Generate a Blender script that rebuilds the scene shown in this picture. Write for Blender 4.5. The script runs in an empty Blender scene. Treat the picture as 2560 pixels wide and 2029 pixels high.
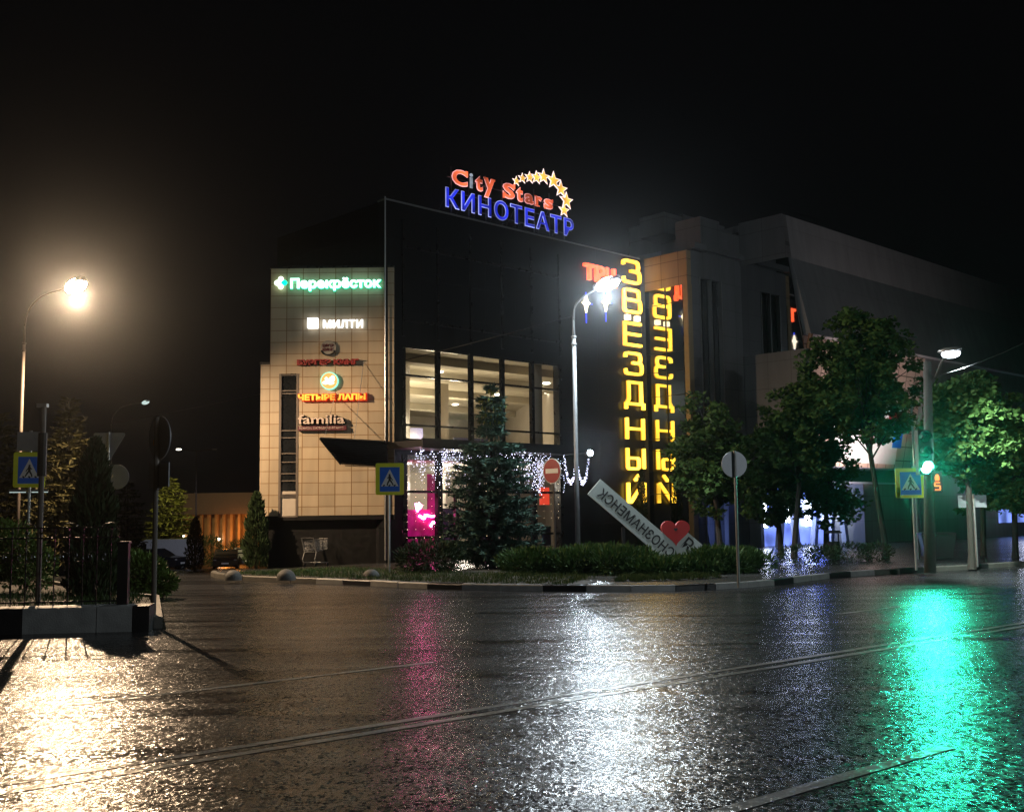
import bpy, math, random
from mathutils import Vector, Matrix
R = math.radians
random.seed(7)
S = bpy.context.scene
COL = S.collection

# ------------------------------------------------------------------ camera
F, CAMH = 2750.0, 1.75                                  # focal length in photo pixels (2560 wide), eye height
PITCH, ROLL = R(5.6), R(0.7)
fwd = Vector((0, math.cos(PITCH), math.sin(PITCH)))
up0 = Vector((0, -math.sin(PITCH), math.cos(PITCH)))
rt0 = Vector((1, 0, 0))
rgt = rt0 * math.cos(ROLL) - up0 * math.sin(ROLL)
upv = up0 * math.cos(ROLL) + rt0 * math.sin(ROLL)
CP = Vector((0, 0, CAMH))
cd = bpy.data.cameras.new('camera')
cam = bpy.data.objects.new('camera', cd)
COL.objects.link(cam)
m3 = Matrix((rgt, upv, -fwd)).transposed()
cam.matrix_world = Matrix.Translation(CP) @ m3.to_4x4()
cd.sensor_width = 36
cd.lens = 36 * F / 2560
cd.clip_end = 2000
S.camera = cam

# ------------------------------------------------------------------ world, exposure, render
W = bpy.data.worlds.new('World')
S.world = W
W.use_nodes = True
nt = W.node_tree
bg = nt.nodes['Background']
bg.inputs[0].default_value = (0.95, 1.0, 1.12, 1)
bg.inputs[1].default_value = 0.0016
S.view_settings.view_transform = 'Standard'
S.view_settings.look = 'None'
S.view_settings.exposure = 0
S.view_settings.gamma = 1
cy = S.cycles
cy.use_denoising = True
cy.denoising_prefilter = 'NONE'
cy.max_bounces = 6
cy.diffuse_bounces = 2
cy.glossy_bounces = 4
cy.transmission_bounces = 4
cy.volume_bounces = 0
cy.transparent_max_bounces = 12
cy.sample_clamp_indirect = 2.0
cy.sample_clamp_direct = 0
cy.use_light_tree = True
cy.caustics_reflective = False
cy.caustics_refractive = False


def ray(px, py):
    return rgt * ((px - 1280) / F) - upv * ((py - 1014.5) / F) + fwd


def D(px, py, d):
    r = ray(px, py)
    return CP + r * (d / r.y)


def G(px, py, z=0.0):
    r = ray(px, py)
    return CP + r * ((z - CAMH) / r.z)


# mall frame: x along the main facade to the right, -y outward, origin at the inner corner with the tower
ANG = R(46)
P0 = G(1200, 1402)
dA = Vector((math.sin(ANG), math.cos(ANG), 0))
nA = Vector((math.cos(ANG), -math.sin(ANG), 0))


def hit(px, py, p, n):
    r = ray(px, py)
    return CP + r * ((p - CP).dot(n) / r.dot(n))


CORNER = P0 + dA * (hit(1625, 1270, P0, nA) - P0).dot(dA)
CORNER.z = 0
MALL = Matrix.Translation(CORNER) @ Matrix.Rotation(math.pi / 2 - ANG, 4, 'Z')


def onA(px, py, w=0.0):
    q = hit(px, py, CORNER + nA * w, nA)
    return (q - CORNER).dot(dA), q.z


def onB(px, py, u=0.0):
    q = hit(px, py, CORNER + dA * u, dA)
    return (q - CORNER).dot(nA), q.z


def sstep(a, b, x):
    t = min(1, max(0, (x - a) / (b - a)))
    return t * t * (3 - 2 * t)


def zg(x, y):                                            # the car park behind, on the left, lies lower
    return -0.042 * max(0, y - 34) * sstep(-3, -10, x) if y < 90 else -0.042 * 56 * sstep(-3, -10, x)


# ------------------------------------------------------------------ materials
def newmat(name):
    m = bpy.data.materials.new(name)
    m.use_nodes = True
    t = m.node_tree
    return m, t, t.nodes['Principled BSDF'], t.nodes


def pm(name, col, rough=0.5, metal=0.0, var=0.25, scale=6.0, bump=0.0, bscale=40.0, rvar=0.15, spec=0.5):
    m, t, b, n = newmat(name)
    b.inputs['Metallic'].default_value = metal
    b.inputs['Specular IOR Level'].default_value = spec
    tc = n.new('ShaderNodeTexCoord')
    nz = n.new('ShaderNodeTexNoise')
    nz.inputs['Scale'].default_value = scale
    nz.inputs['Detail'].default_value = 6
    t.links.new(tc.outputs['Object'], nz.inputs['Vector'])
    mx = n.new('ShaderNodeMix')
    mx.data_type = 'RGBA'
    mx.inputs[6].default_value = (*[c * (1 - var) for c in col], 1)
    mx.inputs[7].default_value = (*[min(1, c * (1 + var)) for c in col], 1)
    t.links.new(nz.outputs['Fac'], mx.inputs[0])
    t.links.new(mx.outputs[2], b.inputs['Base Color'])
    mr = n.new('ShaderNodeMapRange')
    mr.inputs[3].default_value = max(0.02, rough - rvar)
    mr.inputs[4].default_value = min(1, rough + rvar)
    t.links.new(nz.outputs['Fac'], mr.inputs[0])
    t.links.new(mr.outputs[0], b.inputs['Roughness'])
    if bump:
        n2 = n.new('ShaderNodeTexNoise')
        n2.inputs['Scale'].default_value = bscale
        n2.inputs['Detail'].default_value = 4
        t.links.new(tc.outputs['Object'], n2.inputs['Vector'])
        bp = n.new('ShaderNodeBump')
        bp.inputs['Strength'].default_value = bump
        bp.inputs['Distance'].default_value = 0.02
        t.links.new(n2.outputs['Fac'], bp.inputs['Height'])
        t.links.new(bp.outputs[0], b.inputs['Normal'])
    return m


def em(name, col, strength, var=0.0, scale=2.0, base=None):
    m, t, b, n = newmat(name)
    b.inputs['Base Color'].default_value = (*(base or [c * 0.3 for c in col]), 1)
    b.inputs['Emission Color'].default_value = (*col, 1)
    b.inputs['Emission Strength'].default_value = strength
    b.inputs['Roughness'].default_value = 0.4
    if var:                                              # ageing tubes behind the acrylic: some stretches are dimmer
        tc = n.new('ShaderNodeTexCoord')
        nz = n.new('ShaderNodeTexNoise')
        nz.inputs['Scale'].default_value = scale
        nz.inputs['Detail'].default_value = 1
        t.links.new(tc.outputs['Object'], nz.inputs['Vector'])
        mr = n.new('ShaderNodeMapRange')
        mr.inputs[1].default_value = 0.35
        mr.inputs[2].default_value = 0.65
        mr.inputs[3].default_value = strength * (1 - var)
        mr.inputs[4].default_value = strength * (1 + var)
        t.links.new(nz.outputs['Fac'], mr.inputs[0])
        t.links.new(mr.outputs[0], b.inputs['Emission Strength'])
    return m


def tilemat(name, col, mortar, size, rough, metal=0.0, msize=0.02, axes='XZ', var=0.1, spec=0.5, rowh=None):
    m, t, b, n = newmat(name)
    tc = n.new('ShaderNodeTexCoord')
    sp = n.new('ShaderNodeSeparateXYZ')
    cb = n.new('ShaderNodeCombineXYZ')
    t.links.new(tc.outputs['Object'], sp.inputs[0])
    t.links.new(sp.outputs[axes[0]], cb.inputs[0])
    t.links.new(sp.outputs[axes[1]], cb.inputs[1])
    bk = n.new('ShaderNodeTexBrick')
    bk.offset = 0
    bk.inputs['Scale'].default_value = 1
    bk.inputs['Brick Width'].default_value = size
    bk.inputs['Row Height'].default_value = rowh or size
    bk.inputs['Mortar Size'].default_value = msize
    bk.inputs['Mortar Smooth'].default_value = 0.1
    bk.inputs['Color1'].default_value = (*col, 1)
    bk.inputs['Color2'].default_value = (*[c * (1 - var) for c in col], 1)
    bk.inputs['Mortar'].default_value = (*mortar, 1)
    t.links.new(cb.outputs[0], bk.inputs['Vector'])
    nz = n.new('ShaderNodeTexNoise')
    nz.inputs['Scale'].default_value = 0.8
    nz.inputs['Detail'].default_value = 6
    mp = n.new('ShaderNodeMapping')
    mp.inputs['Scale'].default_value = (3, 3, 0.5)
    t.links.new(tc.outputs['Object'], mp.inputs[0])
    t.links.new(mp.outputs[0], nz.inputs['Vector'])
    mr = n.new('ShaderNodeMapRange')
    mr.inputs[3].default_value = 0.7
    mr.inputs[4].default_value = 1.2
    t.links.new(nz.outputs['Fac'], mr.inputs[0])
    vm = n.new('ShaderNodeVectorMath')
    vm.operation = 'SCALE'
    t.links.new(bk.outputs['Color'], vm.inputs[0])
    t.links.new(mr.outputs[0], vm.inputs['Scale'])
    t.links.new(vm.outputs[0], b.inputs['Base Color'])
    b.inputs['Roughness'].default_value = rough
    b.inputs['Metallic'].default_value = metal
    b.inputs['Specular IOR Level'].default_value = spec
    bp = n.new('ShaderNodeBump')
    bp.inputs['Strength'].default_value = 0.5
    bp.inputs['Distance'].default_value = 0.01
    bp.invert = True
    t.links.new(bk.outputs['Fac'], bp.inputs['Height'])
    t.links.new(bp.outputs[0], b.inputs['Normal'])
    return m


def wetasphalt(name, col, fine=1.0, puddle=0.5, wav=0.3, glint=0.15):
    m, t, b, n = newmat(name)
    tc = n.new('ShaderNodeTexCoord')

    def noise(scale, det=3, rough=0.55, vec=None):
        z = n.new('ShaderNodeTexNoise')
        z.inputs['Scale'].default_value = scale
        z.inputs['Detail'].default_value = det
        z.inputs['Roughness'].default_value = rough
        t.links.new(vec or tc.outputs['Object'], z.inputs['Vector'])
        return z
    # wear runs along the carriageway
    mp = n.new('ShaderNodeMapping')
    mp.inputs['Rotation'].default_value = (0, 0, R(-41))
    mp.inputs['Scale'].default_value = (0.28, 1.6, 1)
    t.links.new(tc.outputs['Object'], mp.inputs[0])
    big = noise(0.9, 5, 0.6, mp.outputs[0])
    wet = n.new('ShaderNodeMapRange')
    wet.interpolation_type = 'SMOOTHSTEP'
    wet.inputs[1].default_value = 0.50 + (0.5 - puddle) * 0.3
    wet.inputs[2].default_value = 0.70
    t.links.new(big.outputs['Fac'], wet.inputs[0])      # 1 = film of standing water
    agg = n.new('ShaderNodeTexVoronoi')
    agg.inputs['Scale'].default_value = 24
    t.links.new(tc.outputs['Object'], agg.inputs['Vector'])
    agg2 = noise(34, 3, 0.7)
    med = noise(5, 4, 0.6)
    # colour
    cr = n.new('ShaderNodeMix')
    cr.data_type = 'RGBA'
    cr.inputs[6].default_value = (*[c * 0.6 for c in col], 1)
    cr.inputs[7].default_value = (*[c * 1.5 for c in col], 1)
    t.links.new(agg2.outputs['Fac'], cr.inputs[0])
    # hairline cracks and joints running mostly along the carriageway
    mc = n.new('ShaderNodeMapping')
    mc.inputs['Rotation'].default_value = (0, 0, R(-41))
    mc.inputs['Scale'].default_value = (0.10, 0.42, 1)
    t.links.new(tc.outputs['Object'], mc.inputs[0])
    wob = noise(1.4, 6, 0.65)
    av = n.new('ShaderNodeVectorMath')
    av.operation = 'MULTIPLY_ADD'
    av.inputs[1].default_value = (0.22, 0.22, 0)
    t.links.new(wob.outputs['Color'], av.inputs[0])
    t.links.new(mc.outputs[0], av.inputs[2])
    ve = n.new('ShaderNodeTexVoronoi')
    ve.feature = 'DISTANCE_TO_EDGE'
    ve.inputs['Scale'].default_value = 1
    t.links.new(av.outputs[0], ve.inputs['Vector'])
    ck = n.new('ShaderNodeMapRange')
    ck.inputs[1].default_value = 0.0
    ck.inputs[2].default_value = 0.007
    ck.inputs[3].default_value = 0.45
    t.links.new(ve.outputs['Distance'], ck.inputs[0])
    # patches of older, paler or newer, blacker asphalt
    pt = noise(0.35, 4, 0.6, mp.outputs[0])
    pr = n.new('ShaderNodeMapRange')
    pr.inputs[1].default_value = 0.35
    pr.inputs[2].default_value = 0.65
    pr.inputs[3].default_value = 0.55
    pr.inputs[4].default_value = 1.5
    t.links.new(pt.outputs['Fac'], pr.inputs[0])
    pm_ = n.new('ShaderNodeMath')
    pm_.operation = 'MULTIPLY'
    t.links.new(pr.outputs[0], pm_.inputs[0])
    t.links.new(ck.outputs[0], pm_.inputs[1])
    sc_ = n.new('ShaderNodeVectorMath')
    sc_.operation = 'SCALE'
    t.links.new(cr.outputs[2], sc_.inputs[0])
    t.links.new(pm_.outputs[0], sc_.inputs['Scale'])
    t.links.new(sc_.outputs[0], b.inputs['Base Color'])
    # duller, drained stretches between wetter ones
    ml = n.new('ShaderNodeMapping')
    ml.inputs['Rotation'].default_value = (0, 0, R(-41))
    ml.inputs['Scale'].default_value = (0.16, 1.1, 1)
    ml.inputs['Location'].default_value = (3.3, 1.7, 0)
    t.links.new(tc.outputs['Object'], ml.inputs[0])
    dl = noise(1.0, 7, 0.62, ml.outputs[0])
    dr = n.new('ShaderNodeMapRange')
    dr.inputs[1].default_value = 0.40
    dr.inputs[2].default_value = 0.62
    dr.inputs[3].default_value = 0.10
    dr.inputs[4].default_value = 0.62
    t.links.new(dl.outputs['Fac'], dr.inputs[0])
    sl = n.new('ShaderNodeMath')
    sl.operation = 'MULTIPLY'
    t.links.new(dr.outputs[0], sl.inputs[0])
    t.links.new(ck.outputs[0], sl.inputs[1])
    t.links.new(sl.outputs[0], b.inputs['Specular IOR Level'])
    # roughness
    rr = n.new('ShaderNodeMapRange')
    rr.inputs[3].default_value = 0.25
    rr.inputs[4].default_value = 0.13
    t.links.new(wet.outputs[0], rr.inputs[0])
    t.links.new(rr.outputs[0], b.inputs['Roughness'])
    # height
    hm = n.new('ShaderNodeMath')
    hm.operation = 'MULTIPLY_ADD'
    t.links.new(agg.outputs['Distance'], hm.inputs[0])
    hm.inputs[1].default_value = -0.7
    t.links.new(agg2.outputs['Fac'], hm.inputs[2])
    st = n.new('ShaderNodeMapRange')
    st.inputs[3].default_value = 0.75 * fine
    st.inputs[4].default_value = 0.42 * fine
    t.links.new(wet.outputs[0], st.inputs[0])
    bp = n.new('ShaderNodeBump')
    bp.inputs['Distance'].default_value = 0.004
    t.links.new(st.outputs[0], bp.inputs['Strength'])
    t.links.new(hm.outputs[0], bp.inputs['Height'])
    bp2 = n.new('ShaderNodeBump')
    bp2.inputs['Distance'].default_value = 0.02
    bp2.inputs['Strength'].default_value = wav
    t.links.new(med.outputs['Fac'], bp2.inputs['Height'])
    t.links.new(bp.outputs[0], bp2.inputs['Normal'])
    # wet stones each tilt their own way, so that they glint one by one
    acc = bp2.outputs[0]
    for sx, sy, amp in ((31, 17, glint), (58, 34, glint * 1.1)):
        mq = n.new('ShaderNodeMapping')
        mq.inputs['Scale'].default_value = (sx, sy, 1)
        t.links.new(tc.outputs['Object'], mq.inputs[0])
        vq = n.new('ShaderNodeTexVoronoi')
        vq.inputs['Scale'].default_value = 1
        t.links.new(mq.outputs[0], vq.inputs['Vector'])
        s1 = n.new('ShaderNodeVectorMath')
        s1.operation = 'SUBTRACT'
        s1.inputs[1].default_value = (0.5, 0.5, 0.5)
        t.links.new(vq.outputs['Color'], s1.inputs[0])
        s2 = n.new('ShaderNodeVectorMath')
        s2.operation = 'MULTIPLY'
        s2.inputs[1].default_value = (amp, amp * 1.1, 0)
        t.links.new(s1.outputs[0], s2.inputs[0])
        s3 = n.new('ShaderNodeVectorMath')
        s3.operation = 'ADD'
        t.links.new(acc, s3.inputs[0])
        t.links.new(s2.outputs[0], s3.inputs[1])
        acc = s3.outputs[0]
    nn = n.new('ShaderNodeVectorMath')
    nn.operation = 'NORMALIZE'
    t.links.new(acc, nn.inputs[0])
    t.links.new(nn.outputs[0], b.inputs['Normal'])
    return m


def glassmat(name, tint=(1, 1, 1), refl=0.12):
    m = bpy.data.materials.new(name)
    m.use_nodes = True
    t = m.node_tree
    n = t.nodes
    n.clear()
    o = n.new('ShaderNodeOutputMaterial')
    tr = n.new('ShaderNodeBsdfTransparent')
    tr.inputs[0].default_value = (*tint, 1)
    gl = n.new('ShaderNodeBsdfGlossy')
    gl.inputs['Roughness'].default_value = 0.03
    mx = n.new('ShaderNodeMixShader')
    fr = n.new('ShaderNodeFresnel')
    fr.inputs[0].default_value = 1.5
    ad = n.new('ShaderNodeMath')
    ad.operation = 'ADD'
    ad.inputs[1].default_value = refl
    t.links.new(fr.outputs[0], ad.inputs[0])
    t.links.new(ad.outputs[0], mx.inputs[0])
    t.links.new(tr.outputs[0], mx.inputs[1])
    t.links.new(gl.outputs[0], mx.inputs[2])
    t.links.new(mx.outputs[0], o.inputs[0])
    return m


def leafmat(name, col, var=0.5, scale=1.3, trans=0.25):
    m, t, b, n = newmat(name)
    tc = n.new('ShaderNodeTexCoord')
    nz = n.new('ShaderNodeTexNoise')
    nz.inputs['Scale'].default_value = scale
    nz.inputs['Detail'].default_value = 8
    nz.inputs['Roughness'].default_value = 0.8
    t.links.new(tc.outputs['Object'], nz.inputs['Vector'])
    mx = n.new('ShaderNodeMix')
    mx.data_type = 'RGBA'
    mx.inputs[6].default_value = (*[c * (1 - var) for c in col], 1)
    mx.inputs[7].default_value = (*[c * (1 + var) for c in col], 1)
    t.links.new(nz.outputs['Fac'], mx.inputs[0])
    t.links.new(mx.outputs[2], b.inputs['Base Color'])
    b.inputs['Roughness'].default_value = 0.65
    b.inputs['Specular IOR Level'].default_value = 0.2
    b.inputs['Transmission Weight'].default_value = 0
    b.inputs['Subsurface Weight'].default_value = 0
    return m


M = {}
M['road'] = wetasphalt('wet_asphalt', (0.022, 0.022, 0.023))
M['pave'] = wetasphalt('wet_pavement', (0.05, 0.05, 0.049), fine=0.8, puddle=0.45, wav=0.2)
M['soil'] = pm('soil', (0.035, 0.03, 0.02), 0.8, bump=0.8, bscale=12)
M['line'] = wetasphalt('worn_line_paint', (0.30, 0.30, 0.285), fine=1.0, glint=0.15)
M['kerb_white'] = pm('white_kerb_paint', (0.32, 0.32, 0.31), 0.5, var=0.4, scale=5, bump=0.4)
M['kerb_black'] = pm('black_kerb_paint', (0.02, 0.02, 0.022), 0.4, var=0.4, scale=5, bump=0.4)
M['kerb_grey'] = pm('grey_kerb_stone', (0.12, 0.115, 0.10), 0.5, var=0.4, scale=5, bump=0.4)
M['tile'] = tilemat('beige_tile', (0.52, 0.42, 0.29), (0.22, 0.12, 0.04), 0.417, 0.35, msize=0.010, var=0.2)
M['dark'] = tilemat('black_cladding', (0.012, 0.013, 0.014), (0.005, 0.005, 0.005), 1.62, 0.3, msize=0.02, rowh=1.3)
M['darkside'] = tilemat('black_side_cladding', (0.010, 0.010, 0.011), (0.005, 0.005, 0.005), 1.5, 0.5, msize=0.02, axes='YZ')
M['grey'] = tilemat('grey_cladding', (0.18, 0.18, 0.185), (0.09, 0.09, 0.09), 1.2, 0.5, msize=0.012)
M['greyside'] = tilemat('grey_side_cladding', (0.18, 0.18, 0.185), (0.09, 0.09, 0.09), 1.2, 0.5, msize=0.012, axes='YZ')
M['orange'] = tilemat('ochre_tile', (0.50, 0.34, 0.17), (0.15, 0.08, 0.03), 0.95, 0.4, msize=0.014, axes='YZ', rowh=0.75)
M['peach'] = tilemat('peach_panel', (0.62, 0.46, 0.38), (0.16, 0.10, 0.08), 0.9, 0.4, msize=0.03, rowh=0.7)
M['frame'] = pm('dark_frame', (0.035, 0.034, 0.033), 0.3, metal=0.6)
M['steel'] = pm('galvanised_steel', (0.42, 0.42, 0.41), 0.4, metal=0.7, scale=12)
M['polegrey'] = pm('grey_pole_paint', (0.16, 0.165, 0.17), 0.5, scale=12)
M['rust'] = pm('weathered_pole', (0.13, 0.105, 0.085), 0.55, metal=0.0, scale=15)
M['black'] = pm('black_paint', (0.015, 0.015, 0.016), 0.35)
M['iron'] = pm('wet_black_iron', (0.012, 0.012, 0.012), 0.3, spec=0.6)
M['conc'] = pm('concrete', (0.09, 0.088, 0.08), 0.7, bump=0.5, scale=4)
M['mirror'] = pm('mirror_glass', (0.62, 0.60, 0.50), 0.03, metal=1.0, var=0.03, rvar=0.01)
M['mirror2'] = pm('dark_mirror_glass', (0.50, 0.50, 0.52), 0.03, metal=1.0, var=0.03, rvar=0.01)
M['pane'] = glassmat('clear_glass', (0.92, 0.93, 0.9), 0.03)
M['dpane'] = pm('dark_glass', (0.012, 0.014, 0.016), 0.08, rvar=0.03)
M['signback'] = pm('sign_back_grey', (0.30, 0.31, 0.33), 0.45, metal=0.4, scale=4)
M['yellow'] = pm('fluorescent_yellow', (0.80, 0.86, 0.04), 0.4, var=0.1)
M['blue'] = pm('sign_blue', (0.02, 0.16, 0.75), 0.35, var=0.1)
M['white'] = pm('sign_white', (0.75, 0.76, 0.76), 0.4, var=0.08)
M['red'] = pm('sign_red', (0.30, 0.012, 0.018), 0.4, var=0.1)
M['darkred'] = pm('unlit_red_letters', (0.24, 0.012, 0.012), 0.5, var=0.3)
M['maroon'] = pm('maroon_board', (0.10, 0.02, 0.03), 0.4)
M['cream'] = pm('cream_letters', (0.62, 0.50, 0.42), 0.4)
M['board'] = pm('white_letterboard', (0.62, 0.68, 0.64), 0.45, var=0.06)
M['heart'] = pm('heart_red', (0.55, 0.012, 0.012), 0.45, var=0.1)
M['bark'] = pm('bark', (0.03, 0.024, 0.018), 0.8, bump=1, bscale=25)
M['maple'] = leafmat('maple_leaf', (0.06, 0.12, 0.03), 0.65, 5)
M['spruce'] = leafmat('blue_spruce_needles', (0.045, 0.095, 0.07))
M['spruce_tip'] = leafmat('spruce_cones', (0.14, 0.17, 0.03))
M['thuja'] = leafmat('thuja_leaf', (0.028, 0.05, 0.018))
M['juniper'] = leafmat('juniper_leaf', (0.065, 0.13, 0.035), 0.6, 4)
M['bush'] = leafmat('bush_leaf', (0.08, 0.14, 0.025))
M['pine'] = leafmat('pine_needles', (0.08, 0.075, 0.03))
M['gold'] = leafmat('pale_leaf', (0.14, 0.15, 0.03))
M['grass'] = leafmat('grass_blade', (0.05, 0.09, 0.022))
M['rubber'] = pm('rubber', (0.015, 0.015, 0.015), 0.8)
M['vanwhite'] = pm('van_white', (0.75, 0.76, 0.80), 0.3, var=0.05)
M['carblue'] = pm('car_dark_blue', (0.012, 0.016, 0.025), 0.15, var=0.1, rvar=0.05)
M['carbrown'] = pm('car_dark_brown', (0.035, 0.028, 0.026), 0.15, var=0.1, rvar=0.05)
M['hl'] = pm('headlamp_glass', (0.5, 0.5, 0.5), 0.1, metal=0.5)
M['tail'] = pm('tail_lamp_red', (0.4, 0.02, 0.02), 0.2)
M['ceil'] = pm('ceiling_plaster', (0.62, 0.56, 0.44), 0.8, var=0.06)
M['inwall'] = pm('interior_wall', (0.50, 0.44, 0.36), 0.7, var=0.15, scale=1.5)
M['infloor'] = pm('interior_floor', (0.30, 0.27, 0.23), 0.3, var=0.1)
M['pink'] = em('pink_backlit_panel', (0.62, 0.005, 0.24), 0.26, 0.7, 2.0)
M['neon'] = em('pink_neon', (1.0, 0.12, 0.45), 34)
M['cool'] = em('cool_white_lamp', (0.80, 0.90, 1.0), 20)
M['warm'] = em('warm_white_lamp', (1.0, 0.86, 0.66), 25)
M['down'] = em('ceiling_lamp', (1.0, 0.93, 0.78), 14)
M['bulb'] = em('fairy_bulb', (0.74, 0.74, 1.0), 9)
M['wbulb'] = em('warm_fairy_bulb', (1.0, 0.80, 0.50), 6)
M['green_l'] = em('green_lettering', (0.62, 1.0, 0.86), 3.2)
M['green_b'] = em('green_halo', (0.0, 0.75, 0.42), 2.2)
M['lime_l'] = em('lime_petal', (0.75, 1.0, 0.7), 3.0)
M['white_l'] = em('white_lettering', (0.93, 0.97, 1.0), 2.6)
M['white_b'] = em('white_halo', (0.7, 0.85, 1.0), 1.6)
M['yel_l'] = em('yellow_lettering', (1.0, 0.60, 0.05), 3.2, 0.55, 0.55)
M['yel_b'] = em('letter_edge', (1.0, 0.45, 0.02), 0.8)
M['red_l'] = em('red_lettering', (1.0, 0.10, 0.03), 3.0)
M['redface'] = em('red_orange_lettering', (1.0, 0.16, 0.06), 0.95, 0.7, 0.9)
M['redrim'] = em('pink_rim', (1.0, 0.42, 0.42), 1.2, 0.4, 0.9)
M['blueface'] = em('blue_lettering', (0.02, 0.035, 0.75), 0.75, 0.7, 1.1)
M['bluerim'] = em('pale_blue_rim', (0.42, 0.46, 1.0), 0.85, 0.5, 1.0)
M['starface'] = em('star_yellow', (1.0, 0.55, 0.08), 1.1, 0.5, 1.5)
M['starrim'] = em('star_rim', (1.0, 0.78, 0.75), 1.4)
M['orange_l'] = em('orange_disc', (1.0, 0.50, 0.14), 1.0)
M['teal_l'] = em('teal_ring', (0.25, 0.85, 0.65), 1.3)
M['dogwhite'] = em('white_figures', (1.0, 0.9, 0.95), 4)
M['pawface'] = em('orange_lettering', (1.0, 0.40, 0.04), 1.7, 0.35, 1.5)
M['pawrim'] = em('red_letter_side', (0.75, 0.03, 0.01), 0.8)
M['diam'] = em('diamond_white', (1.0, 0.86, 0.62), 2.6)
M['bluetube'] = em('blue_tube', (0.05, 0.08, 1.0), 1.6)
M['tgreen'] = em('green_lens', (0.12, 1.0, 0.62), 150)
M['tred'] = em('red_signal', (1.0, 0.16, 0.04), 2.2)
M['bluewin'] = em('blue_white_window', (0.22, 0.33, 1.0), 0.85, 0.6, 0.8)
M['bluepanel'] = pm('pale_blue_panel', (0.45, 0.50, 0.62), 0.5)
M['redbanner'] = em('red_banner', (1.0, 0.08, 0.04), 0.8)
M['poster'] = pm('shop_counter', (0.12, 0.07, 0.05), 0.5, var=0.5, scale=2)
M['dark_int'] = pm('dark_poster', (0.05, 0.05, 0.12), 0.5)


# ------------------------------------------------------------------ mesh builder
class MB:
    def __init__(s):
        s.v, s.f, s.mi = [], [], []
        s.cur = 0

    def add(s, vs, fs):
        o = len(s.v)
        s.v += [tuple(v) for v in vs]
        for f in fs:
            s.f.append(tuple(o + i for i in f))
            s.mi.append(s.cur)
        return s

    def box(s, a, b, mat=None):
        (x0, y0, z0), (x1, y1, z1) = a, b
        vs = [Vector(p) for p in ((x0, y0, z0), (x1, y0, z0), (x1, y1, z0), (x0, y1, z0), (x0, y0, z1), (x1, y0, z1), (x1, y1, z1), (x0, y1, z1))]
        if mat:
            vs = [mat @ v for v in vs]
        return s.add(vs, [(0, 3, 2, 1), (4, 5, 6, 7), (0, 1, 5, 4), (1, 2, 6, 5), (2, 3, 7, 6), (3, 0, 4, 7)])

    def prism(s, pts, y0, y1, mat=None):                 # outline in x,z, extruded along y (y0 = front)
        n = len(pts)
        vs = [Vector((x, y0, z)) for x, z in pts] + [Vector((x, y1, z)) for x, z in pts]
        if mat:
            vs = [mat @ v for v in vs]
        fs = [tuple(range(n)), tuple(range(2 * n - 1, n - 1, -1))]
        for i in range(n):
            j = (i + 1) % n
            fs.append((i, i + n, j + n, j))
        return s.add(vs, fs)

    def tube(s, pts, r, seg=8, caps=True):
        pts = [Vector(p) for p in pts]
        n = len(pts)
        rs = r if isinstance(r, (list, tuple)) else [r] * n
        vs = []
        for i, p in enumerate(pts):
            t = (pts[min(n - 1, i + 1)] - pts[max(0, i - 1)])
            t = t.normalized() if t.length > 1e-9 else Vector((0, 0, 1))
            a = Vector((0, 0, 1)) if abs(t.z) < 0.9 else Vector((1, 0, 0))
            u = t.cross(a).normalized()
            w = t.cross(u)
            for k in range(seg):
                an = 2 * math.pi * k / seg
                vs.append(p + (u * math.cos(an) + w * math.sin(an)) * rs[i])
        fs = []
        for i in range(n - 1):
            for k in range(seg):
                a, b = i * seg + k, i * seg + (k + 1) % seg
                fs.append((a, b, b + seg, a + seg))
        if caps:
            fs.append(tuple(range(seg - 1, -1, -1)))
            fs.append(tuple((n - 1) * seg + k for k in range(seg)))
        return s.add(vs, fs)

    def lathe(s, prof, c=(0, 0, 0), seg=16, mat=None):   # profile of (r, z) about the z axis
        vs, fs = [], []
        c = Vector(c)
        for r, z in prof:
            for k in range(seg):
                an = 2 * math.pi * k / seg
                v = Vector((r * math.cos(an), r * math.sin(an), z))
                vs.append((mat @ v if mat else v) + c)
        for i in range(len(prof) - 1):
            for k in range(seg):
                a, b = i * seg + k, i * seg + (k + 1) % seg
                fs.append((a, b, b + seg, a + seg))
        return s.add(vs, fs)

    def ell(s, c, r, seg=10, rings=6, mat=None):
        prof = [(math.sin(math.pi * i / rings), -math.cos(math.pi * i / rings)) for i in range(rings + 1)]
        sc = Matrix.Diagonal((*r, 1))
        return s.lathe(prof, c, seg, (mat @ sc) if mat else sc)

    def stroke(s, pts, w, y0, y1, ox=0, oz=0, sx=1, sz=1):
        p = [Vector((ox + x * sx, oz + z * sz)) for x, z in pts]
        n = len(p)
        L, Rr = [], []
        for i in range(n):
            d0 = (p[i] - p[i - 1]).normalized() if i else None
            d1 = (p[i + 1] - p[i]).normalized() if i < n - 1 else None
            d0 = d0 or d1
            d1 = d1 or d0
            tn = (d0 + d1)
            tn = tn.normalized() if tn.length > 1e-6 else d1
            nn = Vector((-tn.y, tn.x))
            k = (w / 2) / max(0.4, nn.dot(Vector((-d1.y, d1.x))))
            L.append(p[i] + nn * k)
            Rr.append(p[i] - nn * k)
        for i in range(n - 1):
            s.prism([tuple(Rr[i]), tuple(Rr[i + 1]), tuple(L[i + 1]), tuple(L[i])], y0, y1)
        return s


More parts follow.
